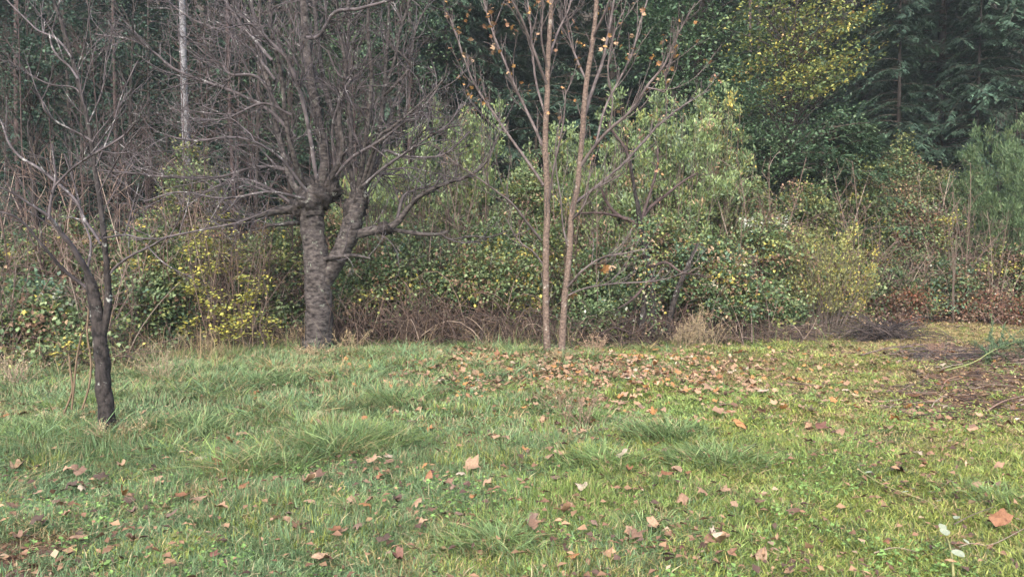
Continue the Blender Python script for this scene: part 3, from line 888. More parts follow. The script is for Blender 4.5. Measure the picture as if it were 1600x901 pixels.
# --- two-stemmed young maple
def maple():
    rng = np.random.default_rng(13)
    Y = 11.8
    b0 = P(866, 560, Y); b0[2] = float(gz(b0[0], b0[1]))
    root = thing('maple_tree', 'two stemmed slender young maple with last orange leaves standing in the leaf carpet', 'tree', b0)
    def L(ctrl, name='branch', k=6, n=30, mat=M_MPTWIG, lump=0.03, label=None):
        return add_limb_part(root, name, ctrl, Y, mat, k, n, lump, label, b0, 0.05, rng)
    L0 = L
    def L(c, *k_, **kw):
        return L0([(q[0], q[1], q[2] * .68) + tuple(q[3:]) for q in c], *k_, **kw)
    s1 = L([(857, 570, 17), (856, 558, 11.5), (855, 543, 8.8), (853, 480, 7.8), (853, 400, 7.8), (855, 300, 7), (852, 230, 6.6), (855, 150, 6.2), (857, 80, 5.6), (862, 0, 5), (868, -100, 4), (872, -210, 2)], 'trunk', 12, 60, M_MAPLE, .05, 'straight left stem')
    s2 = L([(876, 571, 17), (877, 559, 11.5), (878, 543, 8.8), (880, 500, 7.6), (884, 450, 7.4), (890, 395, 7), (893, 340, 6.6), (903, 285, 6.2), (909, 220, 6), (914, 150, 6), (920, 105, 5.8), (928, 50, 5.2), (934, -20, 4.6), (942, -120, 3.4), (950, -220, 2)], 'trunk', 12, 60, M_MAPLE, .05, 'right stem leaning a little to the right')
    br = []
    for c in [
        [(852, 238, 4), (838, 205, 3.6, .2), (822, 172, 3.4, .4), (806, 138, 3, .5), (790, 100, 2.5, .6), (770, 50, 2, .7), (755, 0, 1.5, .8), (745, -50, 1, .9)],
        [(855, 135, 4), (842, 100, 3.6, -.2), (829, 66, 3.4, -.3), (815, 30, 3, -.5), (800, 0, 2.5, -.6), (780, -60, 1.4, -.7)],
        [(845, 375, 3.4), (822, 346, 3, -.3), (800, 318, 2.6, -.5), (770, 295, 2.2, -.7), (735, 270, 1.6, -.9), (705, 252, 1, -1)],
        [(850, 290, 3.6), (824, 252, 3.3, .3), (800, 219, 3.1, .5), (770, 175, 2.7, .7), (745, 138, 2.3, .9), (728, 100, 1.8, 1), (715, 60, 1.4, 1.1), (700, 20, 1, 1.2)],
        [(857, 320, 2.8), (864, 270, 2.5, -.3), (872, 232, 2.3, -.4), (881, 185, 1.9, -.5), (884, 140, 1.3, -.6)],
        [(858, 90, 3.2), (872, 50, 2.6, .3), (890, 10, 2, .5), (900, -40, 1.2, .6)],
        [(852, 180, 2.8), (838, 130, 2.6, .4), (832, 80, 2.2, .6), (828, 30, 1.8, .7), (820, -30, 1, .8)],
        [(856, 110, 2.6), (846, 60, 2.4, -.3), (848, 10, 2, -.4), (840, -50, 1.2, -.5)],
        [(911, 190, 4.4), (926, 140, 4.2, .3), (941, 98, 3.8, .5), (950, 55, 3.2, .6), (958, 10, 2.6, .7), (968, -60, 1.5, .8)],
        [(906, 262, 4.2), (930, 228, 3.8, -.2), (952, 203, 3.6, -.4), (984, 175, 3.4, -.6), (1012, 134, 3, -.7), (1038, 102, 2.6, -.8), (1052, 68, 2.2, -.9), (1070, 35, 1.7, -1), (1086, 5, 1, -1)],
        [(899, 316, 3.6), (926, 296, 3.2, .3), (972, 258, 3, .6), (1002, 225, 2.7, .8), (1032, 193, 2.4, 1), (1068, 165, 1.8, 1.1), (1110, 140, 1, 1.2)],
        [(930, 230, 2.8, -.2), (945, 170, 2.8, .1), (966, 128, 2.6, .2), (986, 88, 2.4, .3), (1002, 30, 2.2, .4), (1014, -10, 1.6, .5), (1020, -60, 1, .5)],
        [(884, 452, 3.4), (898, 436, 3, -.2), (912, 421, 2.6, -.3), (942, 402, 2.1, -.4), (975, 396, 1.6, -.5), (1010, 388, 1, -.6)],
        [(886, 462, 2.2), (915, 450, 2, .1), (960, 443, 1.8, .2), (1013, 440, 1.6, .3), (1050, 433, 1.2, .3), (1080, 420, .9, .3)],
        [(893, 345, 2.8), (910, 325, 2.5, -.4), (922, 300, 2.3, -.5), (940, 290, 1.8, -.6), (970, 272, 1.2, -.7)],
        [(918, 130, 3), (900, 90, 2.6, .3), (890, 60, 2.3, .4), (884, 20, 1.8, .5), (880, -30, 1, .6)],
        [(926, 60, 3), (945, 20, 2.6, -.3), (960, -20, 2.1, -.4), (980, -80, 1.2, -.5)],
        [(890, 395, 2.4), (880, 355, 2, .3), (876, 310, 1.8, .4), (870, 270, 1.5, .5), (868, 220, 1, .6)],
        [(1010, 137, 2, -.7), (1026, 140, 2, -.8), (1040, 142, 1.9, -.8), (1041, 110, 1.6, -.9), (1060, 70, 1, -1)],
        [(952, 204, 2.2, -.4), (957, 160, 2, -.6), (950, 110, 1.8, -.7), (958, 60, 1.4, -.8), (972, 20, 1, -.9)],
        [(853, 420, 2), (835, 395, 1.7, .3), (810, 375, 1.4, .5), (790, 340, 1, .6)],
    ]:
        br.append(L(c))
    Pt, Rd = resample(br + [s1, s2], 22)
    bias = np.array([1.0] * len(br) + [.35, .35])
    a1 = grow(rng, Pt, Rd, 300, .3, 1.3, 0.5, 0.15, .05, .6, .0075, .0044, 8, .25, 1, bias)
    a2 = grow(rng, a1[0], a1[1], 520, .12, .45, 0.6, 0.10, .06, .7, .0052, .0034, 5, .25)
    twig_mesh(root, [(*a1, 4), (*a2, 3)], b0, M_MPTWIG)
    # last hanging leaves, each cluster its own leaf parts
    lm = [maple_leaf_mesh('leaf', rng, rng.uniform(.5, 1.3), M_LEAF, t) for t in ((.34, .18, .075), (.30, .19, .11), (.36, .21, .07), (.26, .145, .085), (.35, .245, .15))]
    spots = [(733, 17), (763, 33), (775, 72), (722, 83), (720, 113), (713, 43), (732, 57), (743, 155), (732, 135), (797, 30), (807, 43), (892, 38), (945, 58), (960, 57), (913, 70),
             (907, 100), (828, 137), (868, 175), (968, 167), (1030, 97), (1047, 103), (1022, 122), (1035, 57), (1087, 30), (1048, 83), (920, 238), (1030, 257), (937, 213), (945, 417),
             (895, 458), (843, 472), (770, 5), (800, 5), (830, 12), (930, 12), (1008, 12), (765, 20), (1000, 205), (872, 205), (800, 110), (1025, 85), (1038, 112)]
    big = {(945, 417): 1.5, (895, 458): 1.1, (763, 33): 1.1, (775, 72): 1.1, (1030, 97): 1.0}
    for sp in spots:
        k = big.get(sp, .75)
        n = 3 if k > 1 else rng.integers(2, 5)
        for j in range(n):
            p = P(sp[0] + rng.normal(0, 4), sp[1] + j * 5 + rng.normal(0, 3), Y + rng.uniform(-.5, .5)) - b0
            o = part('leaf', lm[rng.integers(len(lm))], root)
            o.location = p
            o.scale = (0.125 * k * rng.uniform(.7, 1.2),) * 3
            o.rotation_euler = (rng.uniform(1.8, 3.4), rng.normal(0, .5), rng.uniform(0, 6.28))
    ends = a1[0][:, -2]
    for e in ends[(ends[:, 2] > 3.6) & (ends[:, 2] < 6.2)][:70]:
        for j in range(rng.integers(1, 3)):
            o = part('leaf', lm[rng.integers(len(lm))], root)
            o.location = e + rng.normal(0, .04, 3) - b0
            o.scale = (rng.uniform(.06, .11),) * 3
            o.rotation_euler = (rng.uniform(1.8, 3.4), rng.normal(0, .5), rng.uniform(0, 6.28))
maple()

# ------------------------------------------------------------------ thicket
DK, MD, LT = (.060, .100, .046), (.105, .160, .066), (.18, .23, .11)
YG, YE, BR = (.21, .235, .075), (.43, .36, .085), (.17, .105, .068)
RU, TN, SI = (.24, .105, .05), (.34, .24, .15), (.36, .38, .31)
GG, OL, BL = (.155, .205, .125), (.16, .165, .065), (.085, .145, .09)
PAL = {
    'green':  [(3, DK), (6, MD), (3, LT), (.8, YG), (.22, YE), (.7, BR), (.15, SI), (2, BL)],
    'mixed':  [(2, DK), (5, MD), (3.5, LT), (1.4, YG), (.25, YE), (1.7, BR), (.9, TN), (.15, SI)],
    'yellow': [(1.5, DK), (4, MD), (3.5, LT), (3, YG), (.6, YE), (1.2, BR), (.6, TN)],
    'brown':  [(1.6, DK), (2.6, MD), (1.8, LT), (.7, YG), (.25, YE), (3, (.125, .08, .055)), (.8, (.17, .08, .045)), (1.2, TN), (.35, SI)],
    'rust':   [(1, DK), (1, MD), (.8, OL), (3.4, (.125, .066, .044)), (2.6, (.19, .08, .044)), (1, (.24, .17, .12)), (.5, SI)],
    'olive':  [(2, DK), (3, MD), (2, LT), (3.4, OL), (1.2, YG), (.18, YE), (1.3, BR)],
    'pale':   [(1.2, MD), (2, GG), (3, (.165, .235, .095)), (1, YG), (2.4, (.20, .27, .11)), (.3, TN)],
    'cream':  [(2, DK), (4.5, MD), (2.5, BL), (1.5, YG), (.3, YE), (1.2, TN), (.5, (.30, .28, .20)), (1.3, BR)],
    'gold':   [(.8, LT), (3, (.27, .29, .07)), (2, (.46, .40, .085)), (3, (.37, .37, .085)), (.2, BR)],
}

def bush_points(rng, w, d, h, zmin, n_clump, per, sig):
    """leaf clump positions through an uneven dome"""
    v = zmin / h + (1 - zmin / h) * rng.random(n_clump) ** 0.85
    a = rng.random(n_clump) * 2 * pi
    prof = np.sqrt(np.clip(1 - v ** 2.6, 0.02, 1))
    lump = 0.78 + 0.32 * np.sin(3 * a + 4 * v + rng.uniform(0, 6)) * np.sin(5 * v + 2 * a + rng.uniform(0, 6)) + 0.16 * rng.normal(size=n_clump)
    rr = prof * (0.35 + 0.65 * np.sqrt(rng.random(n_clump))) * lump
    top = h * (0.86 + 0.22 * np.sin(2.0 * a + rng.uniform(0, 6)) * np.cos(3 * rr * 2) * .6 + 0.07 * rng.normal(size=n_clump))
    C = np.stack([np.cos(a) * rr * w / 2, np.sin(a) * rr * d / 2, v * top], 1)
    out = nrm(np.stack([np.cos(a) * prof, np.sin(a) * prof, v * 1.2], 1))
    return C, out

def bramble(px, wpx, top, Y, pal, label, group=None, d=1.8, zmin=.15, k=1.0, leaf=.066, name='bramble_bush', cat='bramble', cane_col=(.15, .10, .085), canes=1.0, seed=0, base_px=None):
    rng = np.random.default_rng(int(px * 7 + top * 13 + Y * 100) + seed)
    w = wpx * Y / FPX
    o = P(px, 500, Y); z0 = float(gz(o[0], Y)); o[2] = z0
    h = P(px, top, Y)[2] - z0
    n_c = max(10, int(k * 23 * (w * h * 1.0 + 0.35 * w * d)))
    C, out = bush_points(rng, w, d, h, zmin, n_c, 60, .12)
    per = 70
    N = n_c * per
    ci = np.repeat(np.arange(n_c), per)
    pos = C[ci] + rng.normal(0, 1, (N, 3)) * np.array([.15, .15, .085])
    keep = pos[:, 2] > 0.02
    pos, ci = pos[keep], ci[keep]; N = len(pos)
    ax = nrm(out[ci] * 0.6 + rng.normal(0, .75, (N, 3)) + np.array([0, 0, -.25]))
    up = nrm(out[ci] * .5 + np.array([0, 0, 1.0]) + rng.normal(0, .45, (N, 3)))
    L = leaf * (0.6 + 0.8 * rng.random(N))
    P_ = PAL[pal]
    cc = pick(rng, P_, n_c)
    ind = pick(rng, P_, N)
    m = (rng.random(N) < 0.27)[:, None]
    c = np.where(m, ind, cc[ci]) * (0.7 + 0.6 * rng.random((N, 1)))
    root = thing(name, label, cat, o, group)
    b = Bag(); b.add(*leaves(pos, ax, up, L, L * .72, c))
    part('foliage', b.mesh('foliage', M_LEAF), root, 'stuff')
    # arching canes from the base out through the clumps
    n = int(n_c * .34 * canes)
    if n > 2:
        t = rng.choice(n_c, n)
        p0 = np.stack([rng.normal(0, w * .26, n), rng.normal(0, d * .28, n), np.zeros(n) - .03], 1)
        p2 = C[t] * np.array([1.12, 1.12, 1]) + rng.normal(0, .15, (n, 3))
        p2[:, 2] = np.maximum(p2[:, 2] - rng.random(n) * .5, 0.03)
        p1 = p0 * .6 + p2 * .4 + np.array([0, 0, 1]) * (h * (.35 + .5 * rng.random((n, 1)))) + rng.normal(0, .2, (n, 3))
        s = np.linspace(0, 1, 7)[None, :, None]
        Pt = p0[:, None] * (1 - s) ** 2 + 2 * p1[:, None] * s * (1 - s) + p2[:, None] * s ** 2
        Rd = np.repeat(np.linspace(.0075, .0035, 7)[None], n, 0) * (0.7 + .7 * rng.random((n, 1)))
        V, F = tubes(Pt, Rd, 3)
        cb = pick(rng, [(3, cane_col), (2, (.10, .07, .06)), (1.4, (.22, .17, .14)), (1, (.13, .075, .08)), (.6, (.12, .13, .07))], n) * (.7 + .6 * rng.random((n, 1)))
        b = Bag(); b.add(V, F, np.repeat(cb, 21, axis=0))
        part('canes', b.mesh('canes', M_CANE), root, 'stuff')
    return root

def tangle(px, wpx, top, Y, label, group=None, n=260, d=1.2, cols=None):
    """leafless heap of old bramble canes"""
    rng = np.random.default_rng(int(px * 3 + Y * 10))
    w = wpx * Y / FPX
    o = P(px, 500, Y); o[2] = float(gz(o[0], Y))
    h = P(px, top, Y)[2] - o[2]
    p0 = np.stack([rng.uniform(-w / 2, w / 2, n), rng.uniform(-d / 2, d / 2, n), rng.random(n) ** 2 * h * .4], 1)
    a = rng.random(n) * 2 * pi
    ln = .3 + .9 * rng.random(n)
    p2 = p0 + np.stack([np.cos(a) * ln, np.sin(a) * ln * .6, rng.normal(0, .35, n) * h], 1)
    p2[:, 2] = np.clip(p2[:, 2], 0, h)
    p1 = (p0 + p2) / 2 + np.stack([rng.normal(0, .15, n), rng.normal(0, .15, n), rng.random(n) ** 1.5 * h * .95], 1)
    s = np.linspace(0, 1, 6)[None, :, None]
    Pt = p0[:, None] * (1 - s) ** 2 + 2 * p1[:, None] * s * (1 - s) + p2[:, None] * s ** 2
    Rd = np.repeat(np.linspace(.0075, .004, 6)[None], n, 0) * (0.6 + .8 * rng.random((n, 1)))
    V, F = tubes(Pt, Rd, 3)
    cb = pick(rng, cols or [(3, (.085, .058, .046)), (3, (.05, .036, .031)), (1.4, (.13, .095, .075)), (.5, (.21, .165, .13))], n) * (.7 + .6 * rng.random((n, 1)))
    single_b = Bag(); single_b.add(V, F, np.repeat(cb, 18, axis=0))
    single('bramble_tangle', single_b.mesh('bramble_tangle', M_CANE), label, 'bramble', o, group)

def feathery(px, wpx, top, Y, pal, label, group=None, d=2.0, stems=60, zmin=.0, leaf=.07, name='feathery_shrub', cat='shrub', stem_col=(.13, .10, .08), lw=.2, spread=.5, per=150, tip=.25):
    """upright shrub of many fine stems set with narrow leaves"""
    rng = np.random.default_rng(int(px * 5 + top * 3 + Y * 10))
    w = wpx * Y / FPX
    o = P(px, 500, Y); o[2] = float(gz(o[0], Y))
    h = P(px, top, Y)[2] - o[2]
    a = rng.random(stems) * 2 * pi
    q = np.sqrt(rng.random(stems))
    p0 = np.stack([np.cos(a) * q * w * .22, np.sin(a) * q * d * .25, np.zeros(stems)], 1)
    hh = h * (1.04 - .45 * q ** 2.2) * rng.uniform(.78, 1.05, stems)
    p2 = np.stack([np.cos(a) * q * w * spread, np.sin(a) * q * d * spread, hh], 1) + rng.normal(0, .1, (stems, 3))
    p1 = p0 * .55 + p2 * .45 + np.stack([0 * a, 0 * a, hh * .12], 1)
    s = np.linspace(0, 1, 10)[None, :, None]
    Pt = p0[:, None] * (1 - s) ** 2 + 2 * p1[:, None] * s * (1 - s) + p2[:, None] * s ** 2
    Rd = np.repeat(np.linspace(.013, .003, 10)[None], stems, 0)
    g1 = grow(rng, Pt, Rd, stems * 4, .25, .95, .55, .10, .06, .5, .006, .0025, 5, .25)
    root = thing(name, label, cat, o, group)
    b = Bag()
    for Q, r_, k in ((Pt, Rd, 4), (*g1, 3)):
        V, F = tubes(Q, r_, k); b.add(V, F, np.array(stem_col))
    part('stems', b.mesh('stems', M_CANE), root, 'stuff')
    N = stems * per
    sp, _r = g1
    i = rng.integers(0, len(sp), N)
    f = rng.random(N) ** .8 * 3.99
    j = f.astype(int); fr = (f - j)[:, None]
    pos = sp[i, j] * (1 - fr) + sp[i, j + 1] * fr
    tan = nrm(sp[i, j + 1] - sp[i, j])
    keep = pos[:, 2] > zmin * h
    pos, tan, i = pos[keep], tan[keep], i[keep]; N = len(pos)
    pos = pos + rng.normal(0, .05, (N, 3))
    ax = nrm(tan * .8 + rng.normal(0, .55, (N, 3)) + np.array([0, 0, .25]))
    up = nrm(rng.normal(0, .7, (N, 3)) + np.array([0, 0, 1]))
    L = leaf * (.6 + .8 * rng.random(N))
    cs = pick(rng, PAL[pal], len(sp))
    c = np.where((rng.random(N) < .5)[:, None], pick(rng, PAL[pal], N), cs[i]) * (.75 + .5 * rng.random((N, 1)))
    b = Bag(); b.add(*leaves(pos, ax, up, L, L * lw, c, .1))
    part('foliage', b.mesh('foliage', M_LEAF), root, 'stuff')
    return root

G1 = 'brambles of the thicket behind the cherry tree and the maple'
G2 = 'brambles at the back of the clearing on the right'
G3 = 'brambles at the left behind the small dark tree'
for a in [
    # left bank
    (40, 260, 440, 11.0, 'green', 'green bramble mound with yellow specks left of the small dark trunk', G3, 2.0, .1, 1.1),
    (215, 200, 425, 12.4, 'green', 'fresh green bramble mound just right of the small dark trunk', G3, 1.8, .15, 1.1),
    (-90, 240, 400, 11.4, 'green', 'green bramble mound at the far left edge of the thicket', G3, 2.0, .1, 1.0),
    (120, 240, 400, 13.4, 'mixed', 'taller mixed green bramble behind the fork of the small dark tree', G3, 1.8, .2, 1.0),
    (20, 200, 360, 13.6, 'green', 'dark green bramble bank behind the left edge brambles', G3, 2.0, .2, .9),
    (70, 220, 540, 9.9, 'mixed', 'lowest brown and green bramble sprawl in front of the left bank', G3, 1.0, .02, .6),
    (330, 170, 370, 14.3, 'olive', 'olive bramble behind the yellow leaved shrub', G3, 1.6, .25, .9),
    (240, 180, 330, 15.0, 'mixed', 'high mixed bramble below the pale alder trunk', G3, 2.0, .3, .8),
    (300, 170, 235, 15.6, 'olive', 'tall olive bramble and twigs hiding the foot of the pale alder trunk', G3, 1.6, 1.0, .7),
    (420, 160, 350, 14.6, 'yellow', 'yellowish bramble left of the cherry trunk', G1, 1.6, .3, 1.0),
    (400, 150, 440, 13.9, 'mixed', 'low mixed bramble at the left foot of the cherry tree', G1, 1.2, .25, .7),
    (130, 280, 335, 12.9, 'mixed', 'high leafy mixed bramble seen through the fork of the small dark tree', G3, 1.8, .3, 1.0),
    (255, 150, 350, 13.0, 'olive', 'olive leafy bramble between the small dark tree and the yellow shrub', G3, 1.6, .25, 1.0),
    (-10, 170, 370, 11.9, 'mixed', 'mixed bramble bank cut by the left edge', G3, 1.6, .2, 1.0),
    (60, 230, 470, 10.5, 'mixed', 'low mixed bramble in front of the left bank with dry grass before it', G3, 1.2, .05, .9),
    (600, 200, 395, 13.7, 'mixed', 'leafy mixed bramble draped over the cane tangle right of the cherry', G1, 1.1, .8, .8),
    (745, 170, 385, 13.7, 'yellow', 'yellow flecked bramble draped over the cane tangle before the maple', G1, 1.1, .85, .8),
    # behind the cherry
    (560, 150, 370, 14.4, 'mixed', 'mixed green and brown bramble seen through the fork of the cherry tree', G1, 1.6, .55, 1.0),
    (500, 170, 310, 15.6, 'yellow', 'yellow green bramble behind the knobbly head of the cherry tree', G1, 1.8, .6, .9),
    (640, 170, 360, 14.3, 'green', 'leafy green bramble below the right limb of the cherry tree', G1, 1.6, .75, 1.1),
    (690, 150, 395, 14.0, 'mixed', 'mixed bramble with bare brown foot midway between cherry tree and maple', G1, 1.3, .7, .9),
    (585, 150, 420, 13.8, 'brown', 'brown leaved bramble just right of the cherry trunk', G1, 1.1, .4, .9),
    (760, 150, 350, 14.6, 'mixed', 'tall mixed bramble left of the maple stems', G1, 1.7, .6, 1.0),
    (800, 120, 400, 13.8, 'yellow', 'yellow flecked bramble touching the left maple stem', G1, 1.2, .55, .9),
    (830, 150, 260, 16.2, 'mixed', 'high bramble with pinkish tan leaves between the two maple stems', G1, 1.8, 1.2, .9),
    (860, 130, 360, 14.6, 'yellow', 'yellow green bramble directly behind the maple stems', G1, 1.4, .6, 1.0),
    (930, 150, 390, 14.2, 'green', 'dark green bramble right of the maple stems', G1, 1.4, .5, 1.0),
    (930, 130, 470, 13.5, 'green', 'low leafy bramble at the foot of the maple', G1, .9, .2, .8),
    # centre right
    (1095, 170, 370, 14.2, 'cream', 'ivy covered bramble with cream and green leaves right of the dead sapling', G1, 1.4, 1.0, 1.2),
    (1150, 150, 420, 14.0, 'cream', 'overhanging leafy bramble above the dark hollow', G1, 1.2, .55, 1.1),
    (1190, 180, 330, 15.6, 'mixed', 'mixed bramble bank behind the ivy covered bramble', G1, 1.8, .4, 1.0),
    (1040, 160, 330, 15.0, 'mixed', 'speckled bramble with pinkish leaves behind the dead sapling', G1, 1.6, .6, 1.0),
    (1160, 190, 270, 17.2, 'olive', 'olive bramble slope below the yellowing maple', G1, 2.0, .6, .9),
    (1250, 200, 290, 17.4, 'olive', 'olive and brown bramble bank behind the brushy yellow shrub', G2, 2.0, .5, .9),
    (1210, 130, 460, 14.6, 'mixed', 'low bramble between the dark hollow and the brushy yellow shrub', G2, 1.0, .05, .9),
    (1340, 190, 270, 18.4, 'yellow', 'yellow topped bramble bank on the right', G2, 2.0, .4, .9),
    (1420, 200, 300, 18.6, 'brown', 'brownish bramble bank right of the yellow topped bank', G2, 2.0, .4, 1.0),
    (1480, 180, 250, 20.5, 'olive', 'olive bramble bank below the big dark conifer', G2, 2.2, .4, .9),
    (1400, 220, 225, 22.0, 'olive', 'farthest olive bramble bank against the dark conifer', G2, 2.2, .6, .8),
    (1390, 130, 415, 17.6, 'green', 'bright green bramble dome in front of the brown bank', G2, 1.3, .15, 1.1),
    (1470, 150, 400, 17.8, 'cream', 'cream flecked bramble mound right of the bright green dome', G2, 1.5, .1, 1.0),
    (1560, 180, 380, 18.2, 'brown', 'brown bramble bank at the right edge below the broom', G2, 1.6, .1, 1.1),
    (1660, 200, 360, 18.2, 'brown', 'brown bramble bank just beyond the right edge', G2, 1.8, .1, 1.0),
    (1420, 140, 450, 17.0, 'rust', 'low rusty bramble beside the dark brush pile', G2, 1.0, .02, 1.0),
    (1540, 170, 455, 17.3, 'rust', 'low red brown bramble sprawl at the back of the bare earth', G2, 1.1, .02, 1.1),
    (1640, 150, 450, 17.2, 'rust', 'red brown bramble sprawl beyond the right edge', G2, 1.1, .02, 1.0),
    (1320, 150, 400, 17.0, 'brown', 'brown bramble behind the brushy yellow shrub', G2, 1.4, .1, 1.0),
    (650, 240, 330, 17.0, 'green', 'deep green bramble far behind the cherry limb', G1, 2.0, .8, .8),
    (960, 260, 350, 16.6, 'mixed', 'broad mixed bramble far behind the maple', G1, 2.0, .4, .8),
    (740, 240, 420, 15.6, 'brown', 'brown bramble deep in the gap between cherry tree and maple', G1, 1.4, .2, .9),
    (420, 260, 430, 15.4, 'brown', 'shaded brown bramble behind the cherry foot', G1, 1.4, .2, .9),
    (130, 320, 470, 14.0, 'brown', 'shaded brown bramble behind the left bank', G3, 1.4, .2, .9),
]:
    bramble(*a[:6], a[6], a[7], a[8], a[9], .05 if a[4] == 'rust' else .066)

GT = 'heaps of old bramble canes under the thicket'
for a in [
    (620, 200, 425, 13.4, 'leafless brown cane tangle right of the cherry trunk', GT, 460),
    (730, 190, 415, 13.4, 'leafless dark cane tangle in the gap before the maple', GT, 330),
    (810, 120, 460, 13.2, 'leafless grey cane tangle at the left foot of the maple', GT, 230),
    (960, 150, 470, 13.3, 'leafless cane tangle between maple and dead sapling', GT, 260),
    (1090, 130, 470, 13.7, 'leafless cane tangle inside the dark hollow', GT, 220),
    (1190, 120, 490, 14.0, 'leafless cane tangle left of the brushy yellow shrub', GT, 200),
    (410, 150, 480, 13.2, 'leafless cane tangle left of the cherry trunk', GT, 230),
    (280, 130, 500, 12.3, 'leafless cane tangle below the yellow leaved shrub', GT, 200),
    (90, 180, 520, 10.3, 'leafless cane tangle behind the small dark trunk', GT, 220),
]:
    tangle(*a)

# feathery pale shrubs and broom
GF = 'pale willow like shrubs behind the maple'
for a in [
    (1050, 240, 155, 16.6, 'pale', 'largest pale grey green willow like shrub behind the dead sapling', GF, 2.4, 120),
    (965, 200, 172, 17.0, 'pale', 'pale willow like shrub between the maple and the largest pale shrub', GF, 2.2, 90),
    (745, 160, 175, 17.4, 'pale', 'narrow pale willow like shrub between cherry crown and maple', GF, 2.0, 80),
    (660, 180, 205, 17.2, 'pale', 'low pale willow like shrub behind the cherry limb tip', GF, 2.0, 70),
    (870, 180, 200, 17.6, 'pale', 'pale willow like shrub seen between the maple stems', GF, 2.0, 80),
    (1120, 140, 140, 18.0, 'yellow', 'yellowish willow like shrub right of the largest pale shrub', GF, 1.8, 60),
    (590, 160, 225, 17.4, 'pale', 'pale willow like shrub behind the cherry stems', GF, 1.8, 60),
]:
    feathery(*a[:7], d=a[7], stems=a[8], zmin=.2, leaf=.095, lw=.34, per=205)
feathery(1575, 170, 195, 16.5, 'broom' if 'broom' in PAL else 'pale', 'tall soft dark green broom at the right edge', None, 2.0, 150, .15, .09, 'broom_shrub', 'broom', (.06, .10, .05), .13, .5, 150) if False else None
PAL['broom'] = [(3, (.065, .11, .048)), (2, (.09, .14, .06)), (1, (.12, .16, .07))]
feathery(1578, 190, 195, 18.9, 'broom', 'tall soft dark green broom at the right edge', None, d=2.2, stems=110, zmin=.12, leaf=.12, name='broom_shrub', cat='broom', stem_col=(.07, .11, .055), lw=.16, per=300, spread=.62)
feathery(1695, 200, 215, 19.0, 'broom', 'second dark green broom just beyond the right edge', None, d=2.2, stems=110, zmin=.22, leaf=.10, name='broom_shrub', cat='broom', stem_col=(.06, .10, .05), lw=.12, per=130)
PAL['brushy'] = [(3, (.16, .165, .065)), (2.4, (.24, .25, .075)), (.8, YE), (1.4, (.12, .13, .06)), (1, BR)]
feathery(1280, 165, 365, 15.2, 'brushy', 'brushy yellow and olive shrub with a bare grey foot on the right', None, d=1.6, stems=60, zmin=.22, leaf=.055, name='brushy_shrub', cat='shrub', stem_col=(.12, .095, .08), lw=.5, per=150, spread=.62)

# yellow leaved shrubs with layered sprays
def layered(px, wpx, top, Y, label, pal='gold', n_br=26, per=26, leaf=.055, group=None, zmin=.12):
    rng = np.random.default_rng(int(px + top))
    w = wpx * Y / FPX
    o = P(px, 500, Y); o[2] = float(gz(o[0], Y))
    h = P(px, top, Y)[2] - o[2]
    m = 4
    p0 = np.stack([rng.normal(0, .08, m), rng.normal(0, .08, m), np.zeros(m)], 1)
    p2 = np.stack([rng.normal(0, w * .16, m), rng.normal(0, w * .16, m), h * rng.uniform(.75, 1, m)], 1)
    s = np.linspace(0, 1, 10)[None, :, None]
    Pt = p0[:, None] * (1 - s) + p2[:, None] * s + .04 * np.sin(s * 9 + np.arange(m)[:, None, None])
    Rd = np.repeat(np.linspace(.013, .004, 10)[None], m, 0)
    br = grow(rng, Pt, Rd, n_br, w * .3, w * .62, 1.35, .0, .05, .5, .006, .003, 8, zmin)
    sub = grow(rng, *br, n_br * 4, .12, .4, .9, -.02, .05, .6, .004, .002, 5, .2)
    root = thing('yellow_shrub', label, 'shrub', o, group)
    b = Bag()
    for Q, r_, k in ((Pt, Rd, 5), (*br, 4), (*sub, 3)):
        V, F = tubes(Q, r_, k); b.add(V, F, np.array((.10, .075, .06)))
    part('stems', b.mesh('stems', M_CANE), root, 'stuff')
    sp = sub[0]
    N = len(sp) * per // 2
    i = rng.integers(0, len(sp), N)
    j = rng.integers(1, 5, N)
    pos = sp[i, j] + rng.normal(0, 1, (N, 3)) * np.array([.06, .06, .025])
    ax = nrm(rng.normal(0, 1, (N, 3)) * np.array([1, 1, .3]) + np.array([0, 0, -.15]))
    up = nrm(np.array([0, 0, 1]) + rng.normal(0, .3, (N, 3)))
    L = leaf * (.6 + .7 * rng.random(N))
    c = pick(rng, PAL[pal], N) * (.75 + .45 * rng.random((N, 1)))
    b = Bag(); b.add(*leaves(pos, ax, up, L, L * .8, c, .1))
    part('foliage', b.mesh('foliage', M_LEAF), root, 'stuff')
layered(345, 170, 330, 12.3, 'yellow leaved shrub with layered sprays between the small dark tree and the cherry', n_br=38, per=22, leaf=.06)
layered(395, 120, 430, 12.0, 'low yellow leaved shrub at the left foot of the cherry tree', n_br=20, per=20, leaf=.06)
layered(315, 110, 275, 15.5, 'tall thin shrub with golden leaves below the pale trunk', 'yellow', 22, 22)
layered(450, 120, 290, 15.0, 'shrub with yellow green leaves just left of the cherry head', 'yellow', 22, 24)
layered(1335, 110, 270, 17.6, 'bright yellow leaved shrub in the bramble bank on the right', n_br=18, per=20)
layered(1490, 90, 280, 17.0, 'shrub with scattered bright yellow leaves beside the broom', n_br=10, per=12)
layered(1275, 130, 365, 15.6, 'yellow leaved shrub topping the brushy shrub on the right', 'yellow', 22, 24)
layered(815, 90, 185, 17.5, 'slender yellow leaved shrub left of the straight maple stem', 'yellow', 16, 18)

